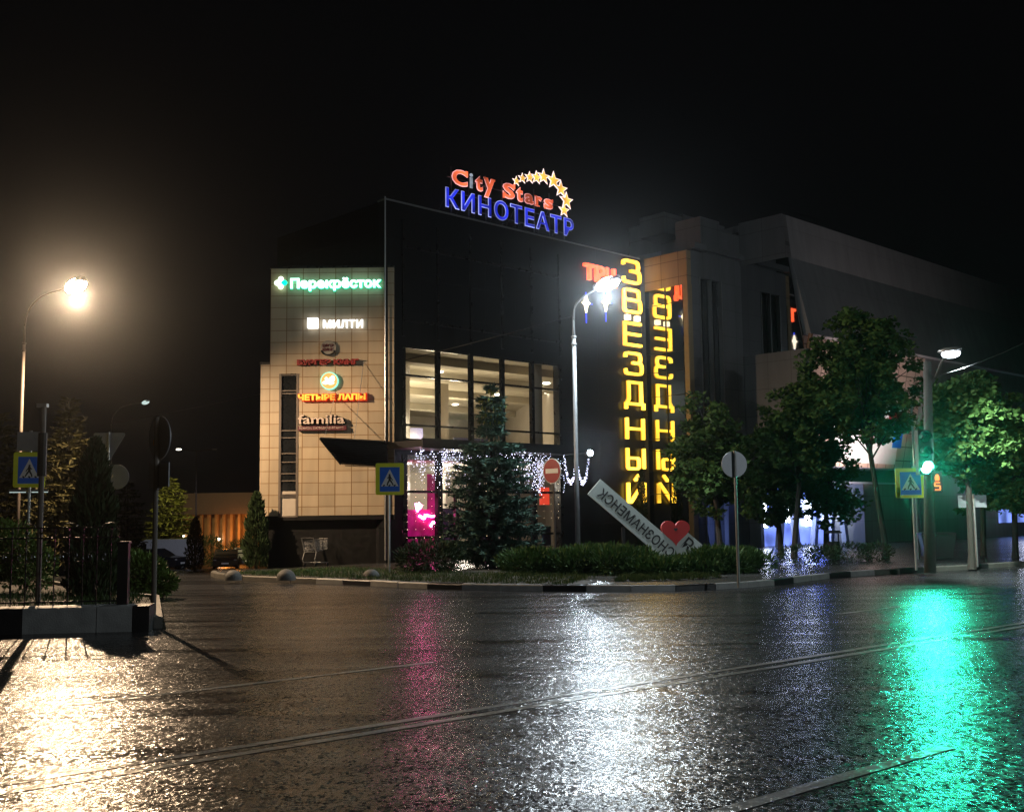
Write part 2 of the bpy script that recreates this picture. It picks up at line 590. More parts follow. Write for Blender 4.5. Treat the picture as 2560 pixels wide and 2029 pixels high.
def rnd(pts, r=0.18, k=4):                                # round the inner corners of a polyline
    p = [Vector(q) for q in pts]
    out = [p[0]]
    for i in range(1, len(p) - 1):
        a, b, c = p[i - 1], p[i], p[i + 1]
        ra = min(r, (a - b).length / 2)
        rc = min(r, (c - b).length / 2)
        A, Cc = b + (a - b).normalized() * ra, b + (c - b).normalized() * rc
        for j in range(k + 1):
            t = j / k
            out.append(A * (1 - t) ** 2 + b * 2 * t * (1 - t) + Cc * t * t)
    out.append(p[-1])
    return [tuple(q) for q in out]


FONT = {}


def text(mb, body, x0, z0, w, h, y0, y1, bold=0.0, shear=0.0, flip=False, mat=None, space=1.0):
    """letters filling the box x0..x0+w, z0..z0+h; front face at y0, back at y1"""
    cu = bpy.data.curves.new('t', 'FONT')
    cu.body = body
    cu.extrude = 0.5
    cu.offset = bold
    cu.resolution_u = 3
    cu.shear = shear
    cu.space_character = space
    o = bpy.data.objects.new('t', cu)
    COL.objects.link(o)
    bpy.context.view_layer.update()
    me = bpy.data.meshes.new_from_object(o.evaluated_get(bpy.context.evaluated_depsgraph_get()))
    vs = [v.co.copy() for v in me.vertices]
    fs = [tuple(p.vertices) for p in me.polygons]
    bpy.data.objects.remove(o)
    bpy.data.curves.remove(cu)
    bpy.data.meshes.remove(me)
    ax, bx = min(v.x for v in vs), max(v.x for v in vs)
    ay, by = min(v.y for v in vs), max(v.y for v in vs)
    out = []
    for v in vs:
        tx = (v.x - ax) / (bx - ax)
        if flip:
            tx = 1 - tx
        q = Vector((x0 + w * tx, y0 + (y1 - y0) * (0.5 - v.z), z0 + h * (v.y - ay) / (by - ay)))
        out.append(mat @ q if mat else q)
    if not flip:
        fs = fs
    else:
        fs = [f[::-1] for f in fs]
    return mb.add(out, fs)


def tagt(o, label=None, cat=None, group=None, kind=None):
    if label:
        o['label'] = label
    if cat:
        o['category'] = cat
    if group:
        o['group'] = group
    if kind:
        o['kind'] = kind
    return o


def thing(name, label, cat, mw=None, group=None):
    o = bpy.data.objects.new(name, None)
    o.empty_display_size = 0.2
    COL.objects.link(o)
    if mw is not None:
        o.matrix_world = mw
    WM[o.name] = mw.copy() if mw is not None else Matrix.Identity(4)
    return tagt(o, label, cat, group)


WM = {}


def obj(name, mb, mats, parent=None, frame=None, smooth=False):
    """one mesh object; mb is in the parent's frame, or in 'frame' (a world matrix) if that is given"""
    me = bpy.data.meshes.new(name)
    vs = mb.v
    pw = WM.get(parent.name, Matrix.Identity(4)) if parent else Matrix.Identity(4)
    if frame is not None:
        k = pw.inverted() @ frame
        vs = [tuple(k @ Vector(v)) for v in vs]
    me.from_pydata(vs, [], mb.f)
    if not isinstance(mats, (list, tuple)):
        mats = [mats]
    for m in mats:
        me.materials.append(M[m])
    if len(mats) > 1:
        me.polygons.foreach_set('material_index', mb.mi)
    if smooth:
        me.polygons.foreach_set('use_smooth', [True] * len(me.polygons))
    o = bpy.data.objects.new(name, me)
    COL.objects.link(o)
    if parent:
        o.parent = parent
        WM[o.name] = pw
    else:
        WM[o.name] = Matrix.Identity(4)
    return o


ID = Matrix.Identity(4)


def dup(root, mw, label, group=None):
    def cp(o, par):
        c = o.copy()
        COL.objects.link(c)
        if par:
            c.parent = par
        for ch in [x for x in bpy.data.objects if x.parent == o and x != c]:
            cp(ch, c)
        return c
    r = cp(root, None)
    r.matrix_world = mw
    r['label'] = label
    if group:
        r['group'] = group
    return r


def place(p, yaw=0.0, sc=1.0):
    return Matrix.Translation(Vector(p)) @ Matrix.Rotation(yaw, 4, 'Z') @ Matrix.Scale(sc, 4)


def lamp(name, kind, loc, power, col, radius=0.1, target=None, size=180, blend=0.5, parent=None):
    l = bpy.data.lights.new(name, kind)
    l.energy = power
    l.color = col
    l.shadow_soft_size = radius
    o = bpy.data.objects.new(name, l)
    COL.objects.link(o)
    o.location = loc
    if kind == 'SPOT':
        l.spot_size = R(size)
        l.spot_blend = blend
    if target is not None:
        o.rotation_euler = (Vector(target) - Vector(loc)).to_track_quat('-Z', 'Y').to_euler()
    if parent:
        pw = WM[parent.name]
        o.parent = parent
        o.matrix_local = pw.inverted() @ Matrix.LocRotScale(Vector(loc), o.rotation_euler, None)
    return o


# ================================================================== GROUND
def gridmesh(xs, ys, fz):
    mb = MB()
    vs = [(x, y, fz(x, y)) for y in ys for x in xs]
    n = len(xs)
    fs = [(j * n + i, j * n + i + 1, (j + 1) * n + i + 1, (j + 1) * n + i) for j in range(len(ys) - 1) for i in range(n - 1)]
    return mb.add(vs, fs)


xs = [-400, -200, -100, -60, -40, -30, -25] + [-20 + 1.0 * i for i in range(24)] + [6, 10, 20, 40, 80, 200, 400]
ys = [-60, -10, 0, 20, 30] + [32 + 2 * i for i in range(34)] + [110, 140, 200, 400, 900]
o = obj('road', gridmesh(xs, ys, zg), 'road')
tagt(o, kind='structure')


def resample(pl, n):
    pl = [Vector(p) for p in pl]
    L = [0]
    for a, b in zip(pl, pl[1:]):
        L.append(L[-1] + (b - a).length)
    out = []
    for i in range(n):
        s = L[-1] * i / (n - 1)
        k = 0
        while k < len(pl) - 2 and L[k + 1] < s:
            k += 1
        t = (s - L[k]) / max(1e-9, L[k + 1] - L[k])
        out.append(pl[k].lerp(pl[k + 1], t))
    return out


def catmull(pl, sub=6):
    pl = [Vector(p) for p in pl]
    out = []
    for i in range(len(pl) - 1):
        p0, p1, p2, p3 = pl[max(0, i - 1)], pl[i], pl[i + 1], pl[min(len(pl) - 1, i + 2)]
        for j in range(sub):
            t = j / sub
            out.append(0.5 * ((2 * p1) + (p2 - p0) * t + (2 * p0 - 5 * p1 + 4 * p2 - p3) * t * t + (3 * p1 - p0 - 3 * p2 + p3) * t ** 3))
    out.append(pl[-1])
    return out


KH = 0.14
kerb_px = [(925, 1464), (1060, 1471), (1200, 1475), (1430, 1478), (1660, 1478), (1900, 1466), (2100, 1443), (2340, 1428), (2560, 1414)]
front = [Vector((-9.6, 37.5)), Vector((-9.3, 34.0)), Vector((-8.2, 31.6)), Vector((-6.2, 29.9))] + [G(*p).xy for p in kerb_px] + [Vector((22, 37.6)), Vector((60, 70))]
front = resample(catmull(front), 150)
NB = len(front)
back = resample([Vector((-11.6, 50)), Vector((-4, 62)), Vector((20, 66)), Vector((40, 80)), Vector((75, 85))], NB)


def kerb_normals(pl):
    ns = []
    for i in range(len(pl)):
        t = (pl[min(len(pl) - 1, i + 1)] - pl[max(0, i - 1)]).normalized()
        ns.append(Vector((-t.y, t.x)))
    return ns


kn = kerb_normals(front)
inner = [p + n * 0.16 for p, n in zip(front, kn)]
mb = MB()
L_all = sum((q - p).length for p, q in zip(front, front[1:]))
st_pts = resample(front, int(L_all / 1.0) + 1)
for k, (p, q) in enumerate(zip(st_pts, st_pts[1:])):
    t_ = (q - p).normalized()
    n_ = Vector((-t_.y, t_.x))
    p, q = p + t_ * 0.007, q - t_ * 0.007
    jz, jl = random.uniform(-.008, .008), random.uniform(-.012, .008)
    mb.cur = 2 if p.x < -5.2 or p.x > 16 else (1 if k % 3 == 2 else (0 if p.x < 9.5 else 2))
    prof = [(0, -0.06), (0.0, KH - 0.025), (0.02, KH), (0.155, KH), (0.155, -0.06)]
    vs = []
    for e in (p, q):
        z = zg(e.x, e.y) + jz + random.uniform(-.003, .003)
        vs += [(e.x + n_.x * (w + jl), e.y + n_.y * (w + jl), z + h if h > 0 else z - 0.06) for w, h in prof]
    mb.add(vs, [(0, 1, 2, 3, 4), (9, 8, 7, 6, 5)] + [(i, i + 5, (i + 1) % 5 + 5, (i + 1) % 5) for i in range(5)])
o = obj('kerb', mb, ['kerb_white', 'kerb_black', 'kerb_grey'])
tagt(o, kind='structure')
mb = MB()
rows = 14
vs = []
for i in range(NB):
    for j in range(rows):
        t = (j / (rows - 1)) ** 1.5
        p = inner[i].lerp(back[i], t)
        vs.append((p.x, p.y, zg(p.x, p.y) + KH - 0.01))
fs = [(i * rows + j, (i + 1) * rows + j, (i + 1) * rows + j + 1, i * rows + j + 1) for i in range(NB - 1) for j in range(rows - 1)]
mb.add(vs, fs)
tagt(obj('pavement', mb, 'pave'), kind='structure')


def strip(name, i0, i1, d0, d1, mat, dz, frac=None, taper=8):
    """a band of ground along the kerb, from d0 to d1 metres behind it"""
    mb = MB()
    vs = []
    m = 5
    for i in range(i0, i1 + 1):
        e = min(1, (i - i0) / taper, (i1 - i) / taper)
        w = d0 + (d1 - d0) * (0.3 + 0.7 * e) * (0.92 + 0.08 * math.sin(i * 1.7))
        for j in range(m):
            p = front[i] + kn[i] * (d0 + (w - d0) * j / (m - 1))
            vs.append((p.x, p.y, zg(p.x, p.y) + KH + dz))
    mb.add(vs, [(a * m + j, (a + 1) * m + j, (a + 1) * m + j + 1, a * m + j + 1) for a in range(i1 - i0) for j in range(m - 1)])
    return obj(name, mb, mat), [front[i] for i in range(i0, i1 + 1)], [kn[i] for i in range(i0, i1 + 1)]


def kidx(px):                                            # index on the kerb nearest to a picture column
    best, bi = 1e9, 0
    for i, p in enumerate(front):
        v = Vector((p.x, p.y, 0)) - CP
        if v.dot(fwd) < 1:
            continue
        x = 1280 + F * v.dot(rgt) / v.dot(fwd)
        if abs(x - px) < best and i > 8:
            best, bi = abs(x - px), i
    return bi


iA, iB, iC = kidx(570), kidx(1480), kidx(1960)
o, sp1, sn1 = strip('verge_soil', iA, iB, 0.22, 5.2, 'soil', 0.006)
tagt(o, kind='structure')
o, sp2, sn2 = strip('bed_soil', iB + 1, iC, 1.5, 4.2, 'soil', 0.006)
tagt(o, kind='structure')


def blades(mb, p, n, spread, h, w):
    for _ in range(n):
        a = random.uniform(0, 6.28)
        r = spread * math.sqrt(random.random())
        b = Vector((p[0] + r * math.cos(a), p[1] + r * math.sin(a), p[2]))
        hh = h * random.uniform(0.5, 1.3)
        t = random.uniform(0, 6.28)
        d = Vector((math.cos(t), math.sin(t), 0)) * w
        l = Vector((random.uniform(-1, 1), random.uniform(-1, 1), 0)) * hh * 0.5
        mb.add([b - d, b + d, b + l + Vector((0, 0, hh))], [(0, 1, 2)])


mb = MB()
for k in range(2600):
    i = random.randrange(len(sp1) - 1)
    t = random.random() ** 1.4
    p = sp1[i] + sn1[i] * (0.3 + 3.6 * t) + Vector((random.uniform(-.2, .2), random.uniform(-.2, .2)))
    blades(mb, (p.x, p.y, zg(p.x, p.y) + KH), 4, 0.14, 0.11, 0.008)
for k in range(900):
    i = random.randrange(len(sp2) - 1)
    p = sp2[i] + sn2[i] * (1.5 + 1.2 * random.random())
    blades(mb, (p.x, p.y, KH), 4, 0.14, 0.13, 0.008)
tagt(obj('grass', mb, 'grass'), 'ragged wet grass growing between the kerb and the hedges', 'grass', kind='stuff')

# road markings
rd = (G(2560, 1560) - G(0, 1970)).normalized()
rn = Vector((-rd.y, rd.x, 0))
c0 = G(1050, 1803)


M['faint'] = wetasphalt('faint_line_paint', (0.085, 0.085, 0.08), fine=0.8, glint=0.13)


def mark(c, s0, s1, w, name='road_marking', mat='line'):
    mb = MB()
    n = max(2, int((s1 - s0) / 0.5))
    vs = []
    for i in range(n + 1):
        s = s0 + (s1 - s0) * i / n
        q = c + rd * s
        ww = w * random.uniform(0.85, 1.08)
        vs += [tuple(q + rn * (ww / 2) + Vector((0, 0, 0.004))), tuple(q - rn * (ww / 2) + Vector((0, 0, 0.004)))]
    mb.add(vs, [(2 * i + 1, 2 * i + 3, 2 * i + 2, 2 * i) for i in range(n)])
    return tagt(obj(name, mb, mat), kind='structure')


mark(c0 + rn * 0.12, -40, 60, 0.10)
mark(c0 - rn * 0.12, -40, 60, 0.10)
q = G(1080, 1655)
mark(q, -4.2, 0.0, 0.10)
mark(q, 8.5, 12.0, 0.10)
mark(G(2080, 1950), -3.0, 1.5, 0.12)

# ================================================================== LEFT FENCE, PLINTH
pl0, pl1 = G(-400, 1596), G(373, 1577)
pd = (pl1 - pl0).normalized()
pyaw = math.atan2(pd.y, pd.x)
plen = (pl1 - pl0).length
PM = place(pl0, pyaw)
PHt = 0.40
pl = thing('fence_plinth', 'long low concrete kerb wall painted black and white under the iron fence', 'kerb wall', PM)
cuts = [0, 1.55, plen - 2.36 - 0.9, plen - 2.36 + 0.28, plen - 0.25, plen]
colr = ['kerb_white', 'kerb_black', 'kerb_black', 'kerb_white', 'kerb_black']
cuts = [0, plen - 2.37 - 2.4, plen - 2.37 - 1.2, plen - 2.02 + 0.62 - 0.22, plen - 0.27, plen]
cuts = [0, 1.5, plen - (383 - 82) / F * 17.2 - 0.02, plen - 0.80, plen - 0.26, plen]
colr = ['kerb_white', 'kerb_black', 'kerb_white', 'kerb_white', 'kerb_black']
for a, b, c in zip(cuts, cuts[1:], colr):
    mb = MB()
    bv = 0.03
    prof = [(0, -0.1), (0.0, PHt - 0.04), (0.02, PHt - 0.01), (0.06, PHt), (0.42, PHt), (0.42, -0.1)]
    n = len(prof)
    vs = [(a + 0.006, y, z) for y, z in prof] + [(b - 0.006, y, z) for y, z in prof]
    mb.add(vs, [tuple(range(n)), tuple(range(2 * n - 1, n - 1, -1))] + [(i, i + n, (i + 1) % n + n, (i + 1) % n) for i in range(n)])
    obj('kerb_block', mb, c, pl)
# soil bed behind
mb = MB()
mb.add([tuple(PM @ Vector(p)) for p in ((-8, 0.42, 0.30), (plen - 0.02, 0.42, 0.30), (plen - 1.1, 5.6, 0.14), (plen - 2.2, 7.0, 0.12), (-1, 13, 0.12), (-9, 13, 0.12))], [(0, 1, 2, 3, 4, 5)])
tagt(obj('garden_bed', mb, 'soil'), kind='structure')
e0, e1, e2 = PM @ Vector((plen - 0.02, 0.42, 0)), PM @ Vector((plen - 1.05, 5.65, 0)), PM @ Vector((plen - 2.15, 7.1, 0))
mb = MB()
for a, b in ((e0, e1), (e1, e2), (e2, PM @ Vector((-1, 13.1, 0)))):
    t = (b - a).normalized()
    n = Vector((t.y, -t.x, 0)) * 0.14
    z0, z1 = Vector((0, 0, -0.05)), Vector((0, 0, 0.18))
    mb.add([a + z0, b + z0, b + n + z0, a + n + z0, a + z1, b + z1, b + n + z1, a + n + z1],
           [(0, 3, 2, 1), (4, 5, 6, 7), (0, 1, 5, 4), (1, 2, 6, 5), (2, 3, 7, 6), (3, 0, 4, 7)])
tagt(obj('kerb', mb, 'kerb_grey'), kind='structure')
mb = MB()
for k in range(2200):
    x, y = random.uniform(-1, plen + 1.0), 0.5 + 9 * random.random()
    if x > plen - 0.1 - y * 0.2 or (x > plen - 2.3 and y > 5.6) or y > 7:
        continue
    q = PM @ Vector((x, y, 0.30 - 0.02 * y))
    blades(mb, q, 4, 0.15, 0.14, 0.008)
tagt(obj('grass', mb, 'grass'), 'dark grass in the bed behind the iron fence', 'grass', kind='stuff')

fn = thing('iron_fence', 'black wrought iron fence with scrolls on top of the painted kerb wall', 'fence', PM)
FY, Z0, Z1 = 0.30, 0.46, 1.62
fend = plen - (373 - 287) / F * 17.6
mb = MB()
for z in (Z0, Z1 - 0.16, Z1):
    mb.box((-2, FY - 0.012, z - 0.012), (fend, FY + 0.012, z + 0.012))
obj('rail', mb, 'iron', fn)
mb = MB()
nb = 26
for k in range(nb):
    x = fend - 0.12 - k * 0.215
    mb.box((x - 0.008, FY - 0.008, PHt), (x + 0.008, FY + 0.008, Z1))
    mb.ell((x, FY, Z1 - 0.08), (0.03, 0.02, 0.03), 6, 4)


def scroll(cx, cz, s, fl):
    pts = []
    for i in range(15):
        a = i / 14 * 4.4
        r = 0.085 * (1 - 0.65 * i / 14)
        pts.append((cx + fl * (0.085 - r * math.cos(a)) * 1, FY, cz + s * r * math.sin(a) * 1.2))
    mb.tube(pts, 0.007, 5)


for k in range(nb):
    x = fend - 0.12 - k * 0.215
    for s, fl in ((1, 1), (-1, 1), (1, -1), (-1, -1)):
        if (k + (s > 0)) % 2 == 0:
            scroll(x, 1.16, s, -fl)
    if k % 3 == 0:
        pts = [(x + 0.13 * math.cos(t), FY, Z1 + 0.02 + 0.05 * math.sin(t)) for t in [math.pi * i / 8 for i in range(9)]]
        mb.tube(pts, 0.007, 5)
obj('grille', mb, 'iron', fn)
mb = MB()
mb.box((fend, FY - 0.08, PHt - 0.02), (fend + 0.16, FY + 0.08, 1.36))
mb.box((fend - 0.015, FY - 0.095, 1.36), (fend + 0.175, FY + 0.095, 1.39))
obj('pillar', mb, 'black', fn)


# ================================================================== POLES AND SIGNS
def ped_plate(parent, cx, cz, w, h, y, flip=1, back='signback'):
    mb = MB()
    r = 0.05
    pts = []
    for sx, sz, a0 in ((1, 1, 0), (-1, 1, 90), (-1, -1, 180), (1, -1, 270)):
        for k in range(4):
            a = R(a0 + 30 * k)
            pts.append((cx + sx * (w / 2 - r) + r * math.cos(a), cz + sz * (h / 2 - r) + r * math.sin(a)))
    mb.prism(pts, y, y + 0.03)
    bd = obj('border', mb, 'yellow', parent)
    s = w * 0.70
    b0 = cz - h * 0.03
    mb = MB()
    mb.box((cx - s / 2, y - 0.004, b0 - h * 0.36), (cx + s / 2, y + 0.002, b0 + h * 0.40))
    obj('blue_field', mb, 'blue', parent)
    mb = MB()
    t0, t1 = b0 - h * 0.20, b0 + h * 0.34
    mb.prism([(cx - s * 0.44, t0), (cx + s * 0.44, t0), (cx, t1)], y - 0.008, y - 0.0045)
    mb.box((cx - s / 2 - 0.008, y - 0.0035, b0 - h * 0.36 - 0.008), (cx + s / 2 + 0.008, y - 0.0005, b0 - h * 0.36))
    obj('white_triangle', mb, 'white', parent)
    mb = MB()
    k = s

    def P(x, z):
        return (cx + flip * x * k, t0 + z * k)

    def seg(a, b, wd):
        A, B = Vector(P(*a)), Vector(P(*b))
        d = (B - A).normalized()
        n = Vector((-d.y, d.x)) * wd * k / 2
        mb.prism([tuple(A - n), tuple(B - n), tuple(B + n), tuple(A + n)], y - 0.012, y - 0.0085)
    c = P(-0.01, 0.575)
    mb.prism([(c[0] + 0.05 * k * math.cos(a), c[1] + 0.05 * k * math.sin(a)) for a in [math.pi * i / 5 for i in range(10)]], y - 0.012, y - 0.0085)
    seg((0.0, 0.53), (-0.01, 0.30), 0.115)
    seg((-0.01, 0.32), (-0.10, 0.17), 0.075)
    seg((-0.10, 0.18), (-0.13, 0.04), 0.06)
    seg((0.01, 0.32), (0.10, 0.19), 0.075)
    seg((0.10, 0.19), (0.17, 0.06), 0.06)
    seg((0.0, 0.50), (0.10, 0.37), 0.045)
    seg((0.10, 0.38), (0.14, 0.29), 0.04)
    seg((-0.02, 0.50), (-0.12, 0.40), 0.045)
    for x in (-0.30, -0.02, 0.24):
        seg((x - 0.04, 0.01), (x + 0.05, 0.07), 0.07)
    obj('pictogram', mb, 'black', parent)


def post(parent, h, r=0.03, mat='steel', x=0, y=0, z0=-0.05, name='post'):
    mb = MB()
    mb.tube([(x, y, z0), (x, y, h)], r, 10)
    mb.lathe([(r * 1.15, h - 0.005), (r * 1.15, h + 0.012), (0.0, h + 0.014)], (x, y, 0), 10)
    return obj(name, mb, mat, parent, smooth=False)


# centre crosswalk sign
b = G(973, 1444)
c = D(975, 1197, b.y)
t = thing('crosswalk_sign', 'yellow bordered crosswalk sign on a grey post in front of the tiled wall', 'road sign', place((b.x, b.y, KH), R(6)))
post(t, c.z - KH + 0.3, 0.035)
ped_plate(t, 0.02, c.z - KH, 0.80, 0.90, -0.07, 1)
# right crosswalk sign
b = G(2285, 1420, KH)
c = D(2280, 1207, b.y)
t = thing('crosswalk_sign', 'yellow bordered crosswalk sign beside the green traffic light', 'road sign', place((b.x, b.y, KH), R(-4)))
post(t, c.z - KH + 0.3, 0.03, x=0.06)
ped_plate(t, 0, c.z - KH, 0.80, 0.82, -0.06, 1)
# left crosswalk sign with lamp strip
c = D(75, 1174, 27)
t = thing('crosswalk_sign', 'yellow bordered crosswalk sign behind the iron fence with a white lamp strip under it', 'road sign', place((c.x, c.y, 0.1), R(10)))
post(t, c.z + 0.85, 0.035)
ped_plate(t, 0.0, c.z - 0.1, 0.74, 0.86, -0.07, -1)
mb = MB()
mb.box((-0.31, -0.045, c.z + 0.36), (0.31, -0.02, c.z + 0.83))
obj('upper_plate', mb, 'signback', t)
mb = MB()
mb.box((-0.45, -0.09, c.z - 0.64), (-0.06, -0.03, c.z - 0.58))
mb.box((0.06, -0.09, c.z - 0.64), (0.45, -0.03, c.z - 0.58))
ls = obj('lamp_strip', mb, 'steel', t)
M['strip'] = em('strip_lamp_and_sheen', (0.75, 0.95, 0.9), 0.8)
mb = MB()
mb.box((-0.44, -0.087, c.z - 0.655), (-0.07, -0.033, c.z - 0.641))
mb.box((0.07, -0.087, c.z - 0.655), (0.44, -0.033, c.z - 0.641))
obj('lamp_tube', mb, 'strip', ls)


def disc(parent, name, cz, r, y0, y1, mat, x=0):
    mb = MB()
    mb.prism([(x + r * math.cos(2 * math.pi * k / 32), cz + r * math.sin(2 * math.pi * k / 32)) for k in range(32)], y0, y1)
    return obj(name, mb, mat, parent)


# no-entry sign
c = D(1382, 1177, 31)
bz = KH
t = thing('no_entry_sign', 'round red no entry sign with a white bar, beside the spruce', 'road sign', place((c.x + 0.02, c.y, bz), R(-48)))
post(t, c.z - bz + 0.2, 0.03, 'rust')
disc(t, 'rim', c.z - bz, 0.355, -0.065, -0.045, 'white')
disc(t, 'red_face', c.z - bz, 0.335, -0.069, -0.0655, 'red')
mb = MB()
mb.box((-0.25, -0.074, c.z - bz - 0.065), (0.25, -0.0695, c.z - bz + 0.065))
obj('white_bar', mb, 'white', t)
# round sign seen from behind, right
b = G(1847, 1463, KH)
c = D(1845, 1160, b.y)
t = thing('round_sign', 'round sign seen from its grey back, on a thin post at the pavement edge', 'road sign', place((b.x, b.y, KH), R(8)))
post(t, c.z - KH + 0.28, 0.032)
disc(t, 'sign_face', c.z - KH, 0.29, 0.04, 0.06, 'signback')
# round sign with plate on the near left post
b = G(383, 1564)
c = D(383, 1094, b.y)
c2 = D(388, 1187, b.y)
t = thing('round_sign', 'round sign above a square plate, both seen from behind, beside the painted kerb wall', 'road sign', place((b.x, b.y, 0), R(-44)))
post(t, c.z + 0.33, 0.042, 'rust')
disc(t, 'sign_face', c.z, 0.36, 0.045, 0.065, 'signback')
mb = MB()
mb.box((-0.33, 0.045, c2.z - 0.2), (0.33, 0.06, c2.z + 0.2))
obj('lower_plate', mb, 'signback', t)
M['sticker'] = pm('orange_sticker', (0.6, 0.25, 0.03), 0.5)
mb = MB()
mb.box((-0.2, 0.0405, c.z - 0.12), (-0.12, 0.0448, c.z - 0.02))
obj('sticker', mb, 'sticker', t)
# yield triangle from behind
c = D(272, 1110, 28.5)
t = thing('yield_sign', 'triangular sign seen from behind above a round one, rising over the dark thuja', 'road sign', place((c.x, c.y, 0.1), R(5)))
post(t, c.z + 0.2, 0.03)
s = 0.46
mb = MB()
zc = c.z - 0.1
pts = []
for a in (150, 30, 270):
    cx_, cz_ = (s - 0.06) * math.cos(R(a)), (s - 0.06) * math.sin(R(a))
    for k in range(5):
        an = R(a - 60 + 30 * k)
        pts.append((cx_ + 0.05 * math.cos(an), zc + 0.05 + cz_ + 0.05 * math.sin(an)))
import functools
cen = (0, zc)
pts.sort(key=lambda p: math.atan2(p[1] - zc - 0.05, p[0]))
mb.prism(pts, 0.035, 0.055)
obj('triangle', mb, 'signback', t)
disc(t, 'disc', zc - 0.85, 0.32, 0.035, 0.055, 'signback', x=0.2)
# rectangular sign from behind, far right
b = G(2443, 1412, KH)
c = D(2434, 1253, b.y)
t = thing('rectangular_sign', 'rectangular sign seen from behind on a thin post near the road end', 'road sign', place((b.x, b.y, KH), R(-6)))
post(t, c.z - KH + 0.2, 0.032)
mb = MB()
mb.box((-0.42, 0.035, c.z - KH - 0.17), (0.36, 0.055, c.z - KH + 0.18))
obj('plate', mb, 'signback', t)
# left thick pole
c = D(109, 1015, 18.7)
t = thing('steel_pole', 'plain weathered steel pole with a dark sleeve rising behind the iron fence', 'pole', place((c.x, c.y, 0.1), 0))
post(t, c.z - 0.1, 0.045, 'rust', name='shaft')
mb = MB()
zz = D(109, 1190, 18.7).z - 0.1
zt = D(109, 1082, 18.7).z - 0.1
mb.tube([(0, 0, zz), (0, 0, zt)], 0.075, 10)
obj('sleeve', mb, 'black', t)
mb = MB()
mb.box((-0.1, -0.05, c.z - 0.12), (0.07, 0.05, c.z - 0.06))
obj('cap', mb, 'steel', t)
# slim silver pole behind the traffic light
b = G(2297, 1396, KH)
c = D(2296, 1005, b.y)
t = thing('flag_pole', 'slim shiny steel pole behind the crosswalk sign and traffic light', 'pole', place((b.x, b.y, KH), 0))
post(t, c.z - KH, 0.04, 'steel', name='shaft')


# ================================================================== STREET LAMPS
def street_lamp(label, base, top, arm, head, r0, r1, lens, mat='steel', hdir=None, hs=1.0):
    base, top, head = Vector(base), Vector(top), Vector(head)
    t = thing('street_lamp', label, 'street lamp', Matrix.Translation(base), 'street lamps')
    iv = base
    mb = MB()
    mid = base.lerp(top, 0.93)
    mb.tube([base - iv + Vector((0, 0, -0.05)), base.lerp(top, 0.3) - iv, mid - iv], [r0, r0 * 0.8, r0 * 0.72], 10)
    mb.tube([mid - iv, top - iv], [r0 * 0.55, r1], 8)
    for f in (0.93, 0.9):
        q = base.lerp(top, f) - iv
        mb.lathe([(r0 * 0.75, -0.03), (r0 * 1.0, -0.03), (r0 * 1.0, 0.03), (r0 * 0.6, 0.03)], q, 10)
    obj('pole', mb, mat, t, smooth=True)
    mb = MB()
    mb.tube([p - iv for p in catmull([top] + [Vector(a) for a in arm] + [head], 5)], r1, 8)
    obj('arm', mb, mat, t, smooth=True)
    d = (head - Vector(arm[-1])) if arm else (head - top)
    if hdir is not None:
        d = Vector(hdir)
    yaw = math.atan2(d.y, d.x)
    tilt = Matrix.Translation(head - iv) @ Matrix.Rotation(yaw, 4, 'Z') @ Matrix.Rotation(R(-8), 4, 'Y') @ Matrix.Scale(hs, 4)
    mb = MB()
    prof = [(-0.28, 0.05), (-0.22, 0.085), (0.05, 0.13), (0.3, 0.12), (0.36, 0.06)]
    vs, fs = [], []
    for x, w in prof:
        for (yy, zz_) in ((-w, 0.0), (-w * 0.8, 0.06), (0, 0.10), (w * 0.8, 0.06), (w, 0.0)):
            vs.append(tilt @ Vector((x, yy, zz_)))
    for i in range(4):
        for k in range(4):
            fs.append((i * 5 + k, (i + 1) * 5 + k, (i + 1) * 5 + k + 1, i * 5 + k + 1))
    fs += [(0, 1, 2, 3, 4), (24, 23, 22, 21, 20)]
    mb.add(vs, fs)
    hd = obj('lamp_head', mb, mat, t, smooth=True)
    mb = MB()
    mb.ell((0, 0, 0), (0.29, 0.15, 0.12), 12, 6)
    mb.v = [tuple(tilt @ (Vector(v) + Vector((0.06, 0, -0.005)))) for v in mb.v]
    obj('lens', mb, lens, hd, smooth=True)
    return t, head


# warm lamp, left
LD = 33.0
bx = D(60, 812, LD)
L1, h1 = street_lamp('street lamp with dazzling warm light above the crosswalk sign on the left', (bx.x, LD, 0), D(62, 815, LD), [D(72, 775, LD), D(110, 738, LD - 0.3)], D(185, 717, LD - 0.8), 0.06, 0.03, 'warm', 'rust', hdir=(1, -0.9, 0), hs=1.7)
lamp('warm_lamp_light', 'SPOT', h1 + Vector((0.1, -0.1, -0.34)), 7200, (1.0, 0.69, 0.42), 0.04, h1 + Vector((2.2, -1.6, -4.5)), 178, 0.35, L1)
# white lamp, centre
b = D(1445, 1365, 33.5)
L2, h2 = street_lamp('street lamp with dazzling blue white light in front of the yellow letters', (b.x, 33.5, KH), D(1434, 800, 33.3), [D(1437, 768, 33.2), D(1452, 747, 33.0), D(1482, 728, 32.8)], D(1513, 712, 32.5), 0.085, 0.03, 'cool', 'polegrey', hdir=(0.9, -1, 0), hs=1.6)
lamp('white_lamp_light', 'SPOT', h2 + Vector((0.05, -0.05, -0.34)), 2400, (0.80, 0.93, 1.0), 0.06, h2 + Vector((0.6, -2.6, -4)), 172, 0.35, L2)
lamp('white_lamp_stray', 'POINT', h2 + Vector((0.05, -0.1, -0.38)), 260, (0.80, 0.93, 1.0), 0.1, parent=L2)
